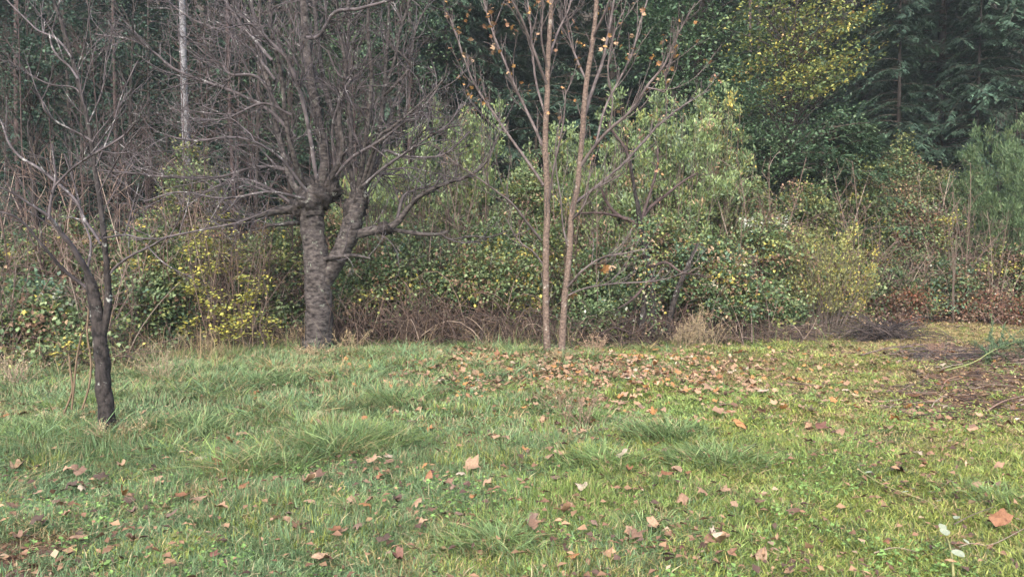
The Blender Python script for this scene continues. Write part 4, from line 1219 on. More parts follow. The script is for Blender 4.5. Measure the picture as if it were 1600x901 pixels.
# ------------------------------------------------------------------ dead sapling right of the maple
def dead_sapling():
    rng = np.random.default_rng(17)
    Y = 13.3
    b0 = P(1018, 545, Y); b0[2] = float(gz(b0[0], b0[1]))
    root = thing('dead_sapling', 'leaning ivy clad dead sapling with forked pale top right of the maple', 'tree', b0)
    def L(c, name='branch', k=6, n=26, mat=M_THIN, label=None):
        return add_limb_part(root, name, c, Y, mat, k, n, .06, label, b0, .06, rng)
    L([(1017, 552, 8), (1018, 500, 7), (1017, 450, 7), (1010, 405, 6), (1002, 360, 5), (996, 320, 3.6), (992, 300, 2.6), (985, 250, 1.6)], 'trunk', 10, 40, M_BLACK)
    L([(1042, 552, 6, .2), (1046, 500, 5, .2), (1058, 455, 4.6, .2), (1075, 415, 3.4, .2), (1090, 380, 2, .2)], 'trunk', 8, 30, M_BLACK, 'thin second stem leaning right')
    L([(1003, 562, 5, -.1), (1004, 500, 5, -.1), (1010, 440, 3.4, 0), (1012, 400, 2, 0)], 'trunk', 8, 24, M_BLACK, 'short third stem')
    br = []
    for c in [
        [(1001, 356, 4), (985, 344, 3.6), (972, 340, 3.4), (955, 326, 2.8), (944, 308, 2.2), (938, 290, 1.2)],
        [(1000, 345, 3.6), (1015, 325, 3, .2), (1040, 305, 2.4, .3), (1065, 285, 1.8, .4), (1090, 270, 1, .5)],
        [(975, 340, 2.4), (940, 333, 2, -.2), (900, 333, 1.2, -.3)],
        [(994, 310, 2.6), (980, 240, 2.4, .1), (962, 212, 2, .2), (950, 195, 1.2, .2)],
        [(1012, 420, 2.4), (1040, 410, 2.2, -.3), (1065, 425, 1.6, -.4), (1100, 430, 1, -.4)],
        [(1015, 440, 2.4), (985, 470, 2, -.3), (965, 482, 1.4, -.4)],
        [(1018, 500, 2), (990, 520, 1.8, -.3), (960, 512, 1.5, -.5), (930, 528, 1, -.6)],
        [(1000, 350, 2.5), (1025, 270, 2, .3), (1028, 230, 1.2, .4)],
    ]:
        br.append(L(c))
    Pt, Rd = resample(br, 16)
    a1 = grow(rng, Pt, Rd, 60, .2, .9, .7, .08, .1, .6, .007, .004, 6, .2)
    a2 = grow(rng, *a1, 90, .1, .4, .7, .06, .1, .7, .005, .003, 5, .2)
    twig_mesh(root, [(*a1, 4), (*a2, 3)], b0, M_THIN)
    N = 900
    z = rng.random(N)
    pos = np.stack([rng.normal(0, .10, N) - .25 * z, rng.normal(-.05, .10, N), .2 + 2.1 * z], 1) + np.array([.02, 0, 0])
    Lf = .05 * (.6 + .7 * rng.random(N))
    b = Bag(); b.add(*leaves(pos, nrm(rng.normal(0, 1, (N, 3)) + np.array([0, -.4, -.4])), nrm(rng.normal(0, .5, (N, 3)) + np.array([0, -.8, .6])), Lf, Lf * .9, pick(rng, PAL['cream'], N)))
    part('foliage', b.mesh('foliage', M_LEAF), root, 'stuff', 'ivy leaves on the stem')
dead_sapling()

# ------------------------------------------------------------------ bare saplings of the background
def sapling_mesh(seed, h=5.0, twig=1.0, r0=.015):
    rng = np.random.default_rng(seed)
    n = 14
    t = np.linspace(0, 1, n)
    lean = rng.normal(0, .25, 2)
    p = np.stack([lean[0] * t * h * .25 + .10 * np.sin(4 * t + seed), lean[1] * t * h * .25 + .10 * np.cos(3 * t + seed), t * h - .05], 1)
    Pt = p[None]; Rd = np.linspace(r0, .005, n)[None]
    a = grow(rng, Pt, Rd, int(16 * twig), .5, 1.8, .75, .12, .06, .55, .010, .004, 8, .12)
    b = grow(rng, *a, int(66 * twig), .2, .9, .7, .08, .08, .7, .0065, .004, 6, .15)
    c = grow(rng, *b, int(140 * twig), .1, .5, .7, .06, .08, .8, .005, .0035, 4, .15)
    V, F = tubes(Pt, Rd, 7)
    trunk = new_mesh('trunk', V, [F], None, M_THIN, True)
    bag = Bag()
    for q, k in ((a, 4), (b, 3), (c, 3)):
        V, F = tubes(*q, k); bag.add(V, F)
    return trunk, bag.mesh('twigs', M_THIN, True)

SAP = [sapling_mesh(s, h, tw) for s, h, tw in ((31, 5.5, 1.3), (32, 6.5, 1.2), (33, 4.6, 1.5), (34, 7.5, 1.0))]
def sapling(px, Y, kind, rot, sc, label, group):
    o = P(px, 500, Y); o[2] = float(gz(o[0], Y))
    root = thing('bare_sapling', label, 'sapling', o, group, rot, sc)
    part('trunk', SAP[kind][0], root)
    part('twigs', SAP[kind][1], root, 'stuff')
rs_ = np.random.default_rng(41)
GS = 'bare reddish saplings in the wood at the left'
LBL = 'thin bare reddish sapling in the twiggy wood behind the small dark tree'
for px in (-60, -20, 15, 45, 70, 95, 120, 145, 165, 185, 205, 225, 245, 262, 282, 300, 322, 345, 370, 395, 420, 450):
    sapling(px + rs_.normal(0, 6), rs_.uniform(13.6, 18.5), int(rs_.integers(4)), rs_.uniform(0, 6.28), rs_.uniform(.85, 1.25), LBL, GS)
GS2 = 'bare saplings behind the cherry tree'
for px in (480, 520, 555, 590, 640, 690):
    sapling(px + rs_.normal(0, 6), rs_.uniform(15.5, 19), int(rs_.integers(4)), rs_.uniform(0, 6.28), rs_.uniform(.8, 1.2), 'thin bare sapling standing in the wood behind the crown of the cherry tree', GS2)
sapling(1375, 20.0, 2, .4, .75, 'thin pale bare sapling standing before the big dark conifer', None)
sapling(1392, 20.4, 0, 2.2, .55, 'short twiggy bare sapling right of the pale bare sapling before the dark conifer', None)
sapling(1560, 19.5, 1, 1.0, .8, 'bare twiggy sapling behind the broom at the right edge', None)
sapling(1590, 19.8, 3, 3.0, .75, 'taller bare sapling at the right edge behind the broom', None)
sapling(1180, 22.0, 3, 1.0, 1.2, 'grey bare sapling beside the yellowing maple', None)

def twiggy_mesh(seed, h=2.2, n=18):
    rng = np.random.default_rng(seed)
    a = rng.random(n) * 2 * pi
    s = np.linspace(0, 1, 9)[None, :, None]
    p0 = np.stack([rng.normal(0, .18, n), rng.normal(0, .18, n), np.full(n, -.03)], 1)
    q = .25 + .75 * rng.random(n)
    p2 = p0 + np.stack([np.cos(a) * q, np.sin(a) * q, h * rng.uniform(.55, 1, n)], 1)
    p1 = p0 * .6 + p2 * .4 + np.array([0, 0, .35]) + rng.normal(0, .12, (n, 3))
    Pt = p0[:, None] * (1 - s) ** 2 + 2 * p1[:, None] * s * (1 - s) + p2[:, None] * s ** 2
    Rd = np.repeat(np.linspace(.010, .0045, 9)[None], n, 0)
    g = grow(rng, Pt, Rd, n * 8, .2, .9, .8, .03, .12, .7, .0065, .004, 6, .1)
    g2 = grow(rng, *g, n * 16, .1, .45, .8, .03, .12, .8, .005, .0034, 4, .15)
    b = Bag()
    for qq, k in (((Pt, Rd), 4), (g, 3), (g2, 3)):
        V, F = tubes(*qq, k)
        cc = pick(rng, [(3, (.11, .075, .062)), (2, (.16, .115, .095)), (1.2, (.24, .19, .155)), (1.5, (.07, .05, .045))], len(qq[0])) * rng.uniform(.7, 1.2, (len(qq[0]), 1))
        b.add(V, F, np.repeat(cc, len(V) // len(qq[0]), axis=0))
    return b.mesh('bare_shrub', M_CANE)
TWG = [twiggy_mesh(201, 2.2), twiggy_mesh(202, 1.7, 16), twiggy_mesh(203, 2.8, 16)]
rw = np.random.default_rng(43)
for x0, x1, n, lb, gr in (
    (-60, 260, 5, 'bare brown twiggy shrub mixed into the brambles at the left bank', 'bare twiggy shrubs at the left bank'),
    (270, 480, 4, 'bare brown twiggy shrub between the yellow shrubs left of the cherry', 'bare twiggy shrubs left of the cherry'),
    (540, 840, 5, 'bare brown twiggy shrub in the thicket between cherry and maple', 'bare twiggy shrubs between cherry and maple'),
    (900, 1220, 5, 'bare brown twiggy shrub in the thicket between maple and brushy shrub', 'bare twiggy shrubs right of the maple'),
    (1300, 1640, 7, 'bare reddish twiggy shrub in the bramble banks on the right', 'bare twiggy shrubs on the right'),
):
    for i in range(n):
        px = x0 + (x1 - x0) * (i + rw.random()) / n
        hf = float(hedge_front((px - 800) / FPX * 12, 12.0))
        Y = hf + rw.uniform(.1, 2.6)
        o = P(px, 500, Y); o[2] = float(gz(o[0], Y))
        sc = rw.uniform(.8, 1.25) * (1 + .12 * (Y - hf))
        single('bare_shrub', TWG[int(rw.integers(3))], lb, 'shrub', o, gr, (0, 0, rw.uniform(0, 6.28)), sc)

# pale alder trunk and other straight trunks in the wood
def straight_trunk(px, Y, rpx, h, mat, name, label, cat, lean=(0, 0), seed=1, twigs=26, group=None):
    rng = np.random.default_rng(seed)
    o = P(px, 500, Y); o[2] = float(gz(o[0], Y))
    n = 40; t = np.linspace(0, 1, n)
    p = np.stack([lean[0] * t * h + .05 * np.sin(5 * t + seed), lean[1] * t * h + .05 * np.cos(4 * t), t * h - .1], 1)
    r = rpx * Y / FPX * (1.25 - .7 * t)
    V, F = tubes(p[None], r[None], 12, .04, seed)
    root = thing(name, label, cat, o, group)
    part('trunk', new_mesh('trunk', V, [F], None, mat, True), root)
    a = grow(rng, p[None], r[None], twigs, .6, 2.0, 1.1, .04, .08, .4, .014, .005, 8, .15)
    b_ = grow(rng, *a, twigs * 4, .2, .8, .8, .05, .09, .6, .007, .0045, 5, .2)
    twig_mesh(root, [(*a, 4), (*b_, 3)], np.zeros(3), M_THIN)
straight_trunk(304, 16.5, 5.6, 12, M_ALDER, 'alder_tree', 'pale grey straight alder trunk in the wood behind the left of the cherry crown', 'tree', (-.020, .01), 3, 40)
for i, (px, Y, r, ln) in enumerate([(118, 22, 2.6, -.02), (180, 23, 2.6, .02), (232, 21, 2.2, .025), (372, 22, 2.8, -.02), (402, 20, 2.6, .02), (640, 22, 2.4, .0), (700, 24, 2.4, -.01), (1163, 24, 3.5, .01), (1185, 25, 3.2, -.01), (30, 22, 3.5, 0.02), (455, 23, 3, .01)]):
    straight_trunk(px, Y, r, 13, M_THIN if i % 2 else M_CONBARK, 'bare_tree', [
        'dark straight trunk far behind the leaning stem of the small left tree', 'greyish straight trunk left of the pale alder', 'thin straight trunk just left of the pale alder',
        'straight trunk right of the pale alder', 'second straight trunk right of the pale alder, nearer the cherry', 'straight trunk behind the right half of the cherry crown',
        'straight trunk behind the gap between cherry crown and maple', 'grey bare trunk left of the yellowing maple at the top', 'second grey bare trunk beside the yellowing maple',
        'thick dark trunk at the left edge of the wood', 'thick straight trunk behind the middle of the cherry crown'][i], 'tree', (ln, .01), 50 + i, 22)

# ------------------------------------------------------------------ yellowing maple and broadleaf evergreens
def crown_tree(px, Y, base_h, boxes, pal, label, name, leaf, per, trunk_r=.09, mat=M_CONBARK, flat=.35, group=None, seed=1, mat_l=M_LEAF, slope=0.0):
    """boxes: list of (px, py, half width px, half height px, depth offset, clumps): leafy masses of the crown"""
    rng = np.random.default_rng(seed)
    o = P(px, 500, Y); o[2] = float(gz(o[0], Y))
    root = thing(name, label, 'tree', o, group)
    cl = []
    for (x, y, hw, hh, dy, n) in boxes:
        a = rng.normal(0, .62, (n, 3)).clip(-1.4, 1.4)
        c = P(x, y, Y + dy) - o
        s = Y / FPX
        cl.append(c + a * np.array([hw * s, hw * s * .8, hh * s]))
    C = np.concatenate(cl)
    top = C[:, 2].max()
    n = 16; t = np.linspace(0, 1, n)
    mid = C.mean(0)
    p = np.stack([mid[0] * t ** 1.3, mid[1] * t ** 1.3, top * t - .1], 1)
    r = trunk_r * (1.1 - t)
    V, F = tubes(p[None], r[None], 9, .05)
    part('trunk', new_mesh('trunk', V, [F], None, mat, True), root)
    # one limb to every second clump
    k = C[::2]
    f = np.clip((k[:, 2] - .8) / top, .1, .95)
    i = (f * (n - 1)).astype(int)
    st = p[i]
    s = np.linspace(0, 1, 7)[None, :, None]
    m_ = (st + k) / 2 + np.array([0, 0, .25])
    Pt = st[:, None] * (1 - s) ** 2 + 2 * m_[:, None] * s * (1 - s) + k[:, None] * s ** 2
    Rd = np.repeat(np.linspace(.022, .005, 7)[None], len(k), 0)
    g = grow(rng, Pt, Rd, len(k) * 4, .2, .8, .8, .03, .06, .6, .008, .004, 5, .4)
    twig_mesh(root, [(Pt, Rd, 4), (*g, 3)], np.zeros(3), mat, 'limbs')
    N = len(C) * per
    ci = np.repeat(np.arange(len(C)), per)
    sz = .22 + .12 * rng.random(len(C))
    q = rng.normal(0, 1, (N, 3)) * sz[ci][:, None] * np.array([1 + slope, 1, flat])
    q[:, 2] += slope * q[:, 0]
    pos = C[ci] + q
    ax = nrm(rng.normal(0, 1, (N, 3)) * np.array([1, 1, .5]) + np.array([0, 0, -.2]))
    up = nrm(np.array([0, 0, 1]) + rng.normal(0, .45, (N, 3)))
    L = leaf * (.6 + .8 * rng.random(N))
    cc = pick(rng, PAL[pal], len(C))
    c = np.where((rng.random(N) < .25)[:, None], pick(rng, PAL[pal], N), cc[ci]) * (.7 + .5 * rng.random((N, 1)))
    b = Bag(); b.add(*leaves(pos, ax, up, L, L * .62, c, .15))
    part('crown', b.mesh('crown', mat_l), root, 'stuff')
PAL['vine'] = [(4, (.13, .18, .06)), (3.4, (.21, .235, .065)), (1.5, (.36, .31, .07)), (.25, (.27, .18, .08)), (2.4, (.09, .135, .055))]
PAL['ever'] = [(3, (.050, .098, .050)), (3, (.074, .130, .064)), (1.6, (.105, .16, .08)), (1, (.038, .07, .038))]
PAL['everd'] = [(3, (.026, .055, .036)), (3, (.038, .072, .044)), (1, (.055, .09, .052))]
crown_tree(1215, 19.5, 0, [(1215, 95, 40, 14, 0, 14), (1260, 75, 45, 14, -.3, 16), (1300, 55, 40, 13, -.2, 14), (1335, 30, 25, 14, 0, 8), (1230, 55, 50, 14, .3, 16), (1280, 20, 50, 16, .2, 14), (1225, 125, 45, 14, -.4, 16), (1275, 115, 45, 14, -.4, 16), (1320, 95, 28, 12, -.1, 9), (1215, 150, 35, 12, -.3, 10), (1265, 148, 40, 12, -.5, 10), (1310, 130, 22, 9, -.2, 6), (1200, 20, 60, 20, .4, 16), (1250, -50, 90, 50, .4, 26), (1180, 70, 20, 30, .5, 8)], 'vine', 'yellowing maple with flat layered leaf sprays at the top right before the dark conifer', 'yellow_maple', .085, 38, .045, M_CONBARK, .15, None, 61, M_LEAF, .5)
crown_tree(1075, 21.5, 0, [(1075, 60, 80, 60, 0, 60), (1110, 140, 70, 50, -.4, 46), (1035, 100, 45, 50, .2, 30), (1090, -40, 90, 60, .3, 50), (1150, 90, 45, 60, .5, 34), (1120, 210, 70, 40, -.2, 34), (1180, 210, 50, 50, 0, 26)], 'ever', 'bushy mid green broadleaf evergreen at the top right of the maple', 'broadleaf_evergreen', .11, 70, .12, M_CONBARK, .6, None, 62)
crown_tree(1215, 18.8, 0, [(1215, 215, 60, 35, 0, 34), (1175, 170, 40, 45, .3, 22), (1250, 250, 60, 30, -.3, 26), (1300, 200, 40, 40, .3, 20), (1320, 255, 50, 25, 0, 18)], 'ever', 'low bushy evergreen filling the gap under the yellowing maple', 'broadleaf_evergreen', .08, 60, .05, M_CONBARK, .5, None, 66)
crown_tree(60, 19, 0, [(40, 110, 90, 35, -1, 26), (20, 60, 70, 40, 0, 24), (60, 170, 50, 30, 0, 14), (10, 250, 60, 50, .4, 26), (110, 20, 60, 40, .4, 18)], 'everd', 'dark bluish broadleaf evergreen at the top left edge', 'broadleaf_evergreen', .09, 66, .10, M_CONBARK, .35, None, 63)
crown_tree(560, 22, 0, [(540, 60, 110, 60, 0, 46), (600, 120, 80, 50, 0, 36), (470, 100, 70, 70, .4, 30), (640, 40, 50, 60, 0, 24), (560, 200, 100, 40, 0, 34), (430, 190, 60, 50, 0, 22), (500, -40, 120, 60, .4, 40)], 'ever', 'mid green broadleaf evergreen behind the crown of the cherry tree', 'broadleaf_evergreen', .08, 60, .12, M_CONBARK, .6, None, 64)
crown_tree(200, 21, 0, [(180, 60, 60, 60, 0, 20), (240, 110, 60, 60, 0, 20), (200, 190, 80, 50, 0, 24), (120, 220, 60, 50, 0, 18), (330, 150, 60, 60, 0, 20), (160, 300, 90, 40, 0, 24), (270, 270, 60, 40, 0, 18)], 'everd', 'sparse dark evergreen in the wood behind the bare saplings', 'broadleaf_evergreen', .08, 50, .10, M_CONBARK, .6, None, 65)

# ------------------------------------------------------------------ conifers
def conifer_meshes(seed, H=22.0, spread=4.2, nb=150, pal=None, droop=.35, blade=.22, low=.5, pw=1.55):
    rng = np.random.default_rng(seed)
    n = 24; t = np.linspace(0, 1, n)
    p = np.stack([.1 * np.sin(3 * t + seed), .1 * np.cos(2 * t), t * H - .2], 1)
    r = .17 * (1.05 - t) * (H / 22)
    V, F = tubes(p[None], r[None], 10, .04)
    trunk = new_mesh('trunk', V, [F], None, M_CONBARK, True)
    z = low + (H - low - .5) * rng.random(nb) ** pw
    az = rng.random(nb) * 2 * pi
    L = spread * (1 - z / H) ** .75 * rng.uniform(.6, 1.08, nb) * np.where(rng.random(nb) < .22, .38, 1) + .3
    m = 9
    s = np.linspace(0, 1, m)
    d = np.stack([np.cos(az), np.sin(az)], 1)
    Pt = np.empty((nb, m, 3))
    Pt[:, :, :2] = d[:, None, :] * (L[:, None, None] * s[None, :, None])
    rise = rng.uniform(.05, .30, nb)
    Pt[:, :, 2] = z[:, None] + L[:, None] * (rise[:, None] * s - droop * rng.uniform(.7, 1.4, nb)[:, None] * s ** 2.2)
    Rd = np.linspace(.022, .004, m)[None] * np.ones((nb, 1))
    bag = Bag()
    V, F = tubes(Pt, Rd, 3); bag.add(V, F, np.array((.07, .055, .045)))
    limbs = bag.mesh('limbs', M_CANE)
    # side sprays, flat and drooping
    ns = 28
    N = nb * ns
    bi = np.repeat(np.arange(nb), ns)
    tt = .03 + .97 * rng.random(N) ** .8
    f = tt * (m - 1); j = np.minimum(f.astype(int), m - 2); fr = (f - j)[:, None]
    pos = Pt[bi, j] * (1 - fr) + Pt[bi, j + 1] * fr
    tan = nrm(Pt[bi, j + 1] - Pt[bi, j])
    side = np.stack([-d[bi, 1], d[bi, 0], np.zeros(N)], 1) * rng.choice([-1, 1], N)[:, None]
    sd_ = nrm(tan * rng.uniform(.5, 1.1, (N, 1)) + side * rng.uniform(.4, 1.0, (N, 1)) + np.array([0, 0, -.22]) + rng.normal(0, .15, (N, 3)))
    sl = (.22 + .62 * (1 - tt) * np.minimum(L[bi], 3) / 3 + .18 * rng.random(N))
    nbld = 11
    M = N * nbld
    si = np.repeat(np.arange(N), nbld)
    q = rng.random(M)
    bp = pos[si] + sd_[si] * (sl[si] * q)[:, None] + np.array([0, 0, -1]) * (sl[si] * q ** 2 * .25)[:, None]
    upv = nrm(np.array([0, 0, 1]) + rng.normal(0, .22, (N, 3)))
    s2 = nrm(np.cross(sd_, upv))[si] * rng.choice([-1, 1], M)[:, None]
    ax = nrm(sd_[si] * .9 + s2 * rng.uniform(.3, 1, (M, 1)) + np.array([0, 0, -.15]) + rng.normal(0, .12, (M, 3)))
    ln = blade * (.6 + .7 * rng.random(M)) * (1.1 - .5 * q)
    br = pick(rng, pal, nb); ind = pick(rng, pal, N)
    c = (br[bi] * .6 + ind * .4)[si] * (.75 + .5 * rng.random((M, 1)))
    tipb = (tt[si] > .8) & (q > .5)
    c[tipb] *= 1.2
    bag = Bag(); bag.add(*leaves(bp, ax, upv[si], ln, ln * .30, c, .05))
    return trunk, limbs, bag.mesh('crown', M_NEEDLE)
CONP = [(3, (.036, .070, .048)), (3, (.048, .088, .056)), (1.5, (.066, .108, .068)), (1, (.028, .052, .038))]
CON = [conifer_meshes(71, 22, 4.6, 300, CONP), conifer_meshes(72, 24, 4.3, 300, CONP, .5), conifer_meshes(73, 20, 4.7, 290, CONP, .22)]
def conifer(px, Y, kind, rot, sc, label, group=None):
    o = P(px, 500, Y); o[2] = float(gz(o[0], Y))
    root = thing('conifer_tree', label, 'tree', o, group, rot, sc)
    part('trunk', CON[kind][0], root); part('limbs', CON[kind][1], root, 'stuff'); part('crown', CON[kind][2], root, 'stuff')
conifer(1465, 25.0, 0, 1.9, 1.0, 'big dark conifer with drooping sprays filling the top right behind the bare saplings')
conifer(1395, 23.4, 1, 4.0, .5, 'younger dark conifer left of the big dark conifer at the top right')
conifer(1520, 23.0, 0, 1.1, .5, 'young dark conifer between the big conifer and the right edge')
conifer(1590, 24.0, 1, 2.0, .95, 'dark conifer at the top right edge above the broom')
conifer(1345, 28.0, 2, 1.0, 1.0, 'dark conifer behind the yellowing maple')
conifer(950, 24.5, 2, 4.0, .95, 'dark conifer right behind the right maple stem')
conifer(770, 25.5, 0, 2.4, .95, 'dark conifer with drooping sprays between cherry crown and maple')
conifer(650, 24.0, 1, 1.2, .85, 'green conifer behind the right side of the cherry crown')
conifer(20, 24.5, 1, 5.0, 1.0, 'dark conifer at the left edge behind the broadleaf evergreen')
conifer(360, 26.0, 2, 3.3, 1.0, 'dark conifer behind the pale alder trunk')
conifer(-120, 25.0, 0, 3.3, 1.0, 'dark conifer beyond the left edge of the wood')
conifer(1760, 25.0, 2, 5.3, 1.0, 'dark conifer beyond the right edge of the wood')
GC = 'farther conifers rising on the hillside'
for i, (px, Y) in enumerate([(-200, 33), (-60, 34), (80, 32), (190, 31), (270, 35), (440, 33), (520, 30), (600, 36), (700, 33), (850, 31), (880, 38), (1020, 33), (1110, 30), (1180, 35), (1240, 31), (1400, 36), (1500, 33), (1680, 33), (1800, 34), (140, 40), (330, 42), (500, 43), (660, 44), (790, 43), (960, 44), (1080, 42), (1300, 41), (1450, 45), (1620, 43), (-30, 44), (-250, 45), (1850, 45)]):
    conifer(px, Y, i % 3, i * 1.7, .9 + .25 * ((i * 37) % 10) / 10, 'dark conifer on the slope deep in the wood behind the front trees', GC)
# small conifer among the brambles on the right
SM = conifer_meshes(75, 3.4, 1.25, 90, [(3, (.045, .085, .045)), (2, (.065, .11, .055)), (1, (.09, .13, .06))],   .1, .10, .15, .9)
o = P(1290, 500, 18.6); o[2] = float(gz(o[0], 18.6))
root = thing('small_conifer', 'small soft green conifer below the yellowing maple, half sunk in brambles', 'tree', o, None, .5, (1.5, 1.5, 1.62))
part('trunk', SM[0], root); part('limbs', SM[1], root, 'stuff'); part('crown', SM[2], root, 'stuff')
o = P(1220, 500, 19.4); o[2] = float(gz(o[0], 19.4))
root = thing('small_conifer', 'second small soft green conifer left of the first under the yellowing maple', 'tree', o, None, 2.5, (1.5, 1.5, 1.55))
part('trunk', SM[0], root); part('limbs', SM[1], root, 'stuff'); part('crown', SM[2], root, 'stuff')

# ------------------------------------------------------------------ undergrowth on the hillside
def undergrowth():
    rng = np.random.default_rng(81)
    n_c = 650
    y = rng.uniform(19, 36, n_c) ** 1.0
    x = rng.uniform(-.95, .95, n_c) * y
    C = np.stack([x, y, gz(x, y) + rng.random(n_c) ** 1.5 * 2.2], 1)
    per = 55
    N = n_c * per
    ci = np.repeat(np.arange(n_c), per)
    pos = C[ci] + rng.normal(0, 1, (N, 3)) * np.array([.4, .4, .25])
    ax = nrm(rng.normal(0, 1, (N, 3)) + np.array([0, -.3, -.3])); up = nrm(rng.normal(0, .5, (N, 3)) + np.array([0, -.3, 1]))
    L = .15 * (.6 + .8 * rng.random(N))
    c = (pick(rng, PAL['everd'], n_c)[ci]) * (.7 + .6 * rng.random((N, 1)))
    b = Bag(); b.add(*leaves(pos, ax, up, L, L * .6, c))
    setting('undergrowth', b.mesh('undergrowth', M_LEAF), 'stuff', 'dark leafy undergrowth on the wooded slope', 'undergrowth')
undergrowth()

# ------------------------------------------------------------------ fallen leaves
LC = {'tan': (.285, .195, .125), 'pale': (.38, .32, .24), 'pink': (.265, .170, .108), 'brown': (.15, .092, .062), 'dark': (.075, .050, .036), 'orange': (.31, .16, .065), 'rust': (.19, .092, .046), 'mauve': (.155, .105, .078), 'red': (.15, .072, .05)}
rl = np.random.default_rng(91)
FL = [maple_leaf_mesh('fallen_leaf', rl, c, M_FALLEN) for c in (.35, .6, .9, 1.2, 1.6, -.7, -1.1, 2.0)]
def fallen(px, py, wpx, colr, label, group=None, lift=None, tilt=None):
    Y = GY(py)
    p = P(px, py, Y)
    size = wpx * Y / FPX * 1.12
    g = float(gz(p[0], p[1]))
    base = .058 if Y < 6 else .07
    if bare_map(p[0], p[1]) > .4:
        base = .02
    s = .22 if tilt is None else tilt
    c = np.array(LC[colr]) * rl.uniform(.68, .98)
    o = single('fallen_leaf', FL[rl.integers(len(FL))], label, 'leaf', (p[0], p[1], g + base + .015 * rl.random()), group, (rl.normal(-.05, s), rl.normal(0, s), rl.uniform(0, 6.28)), size)
    o.color = (*c, 1)
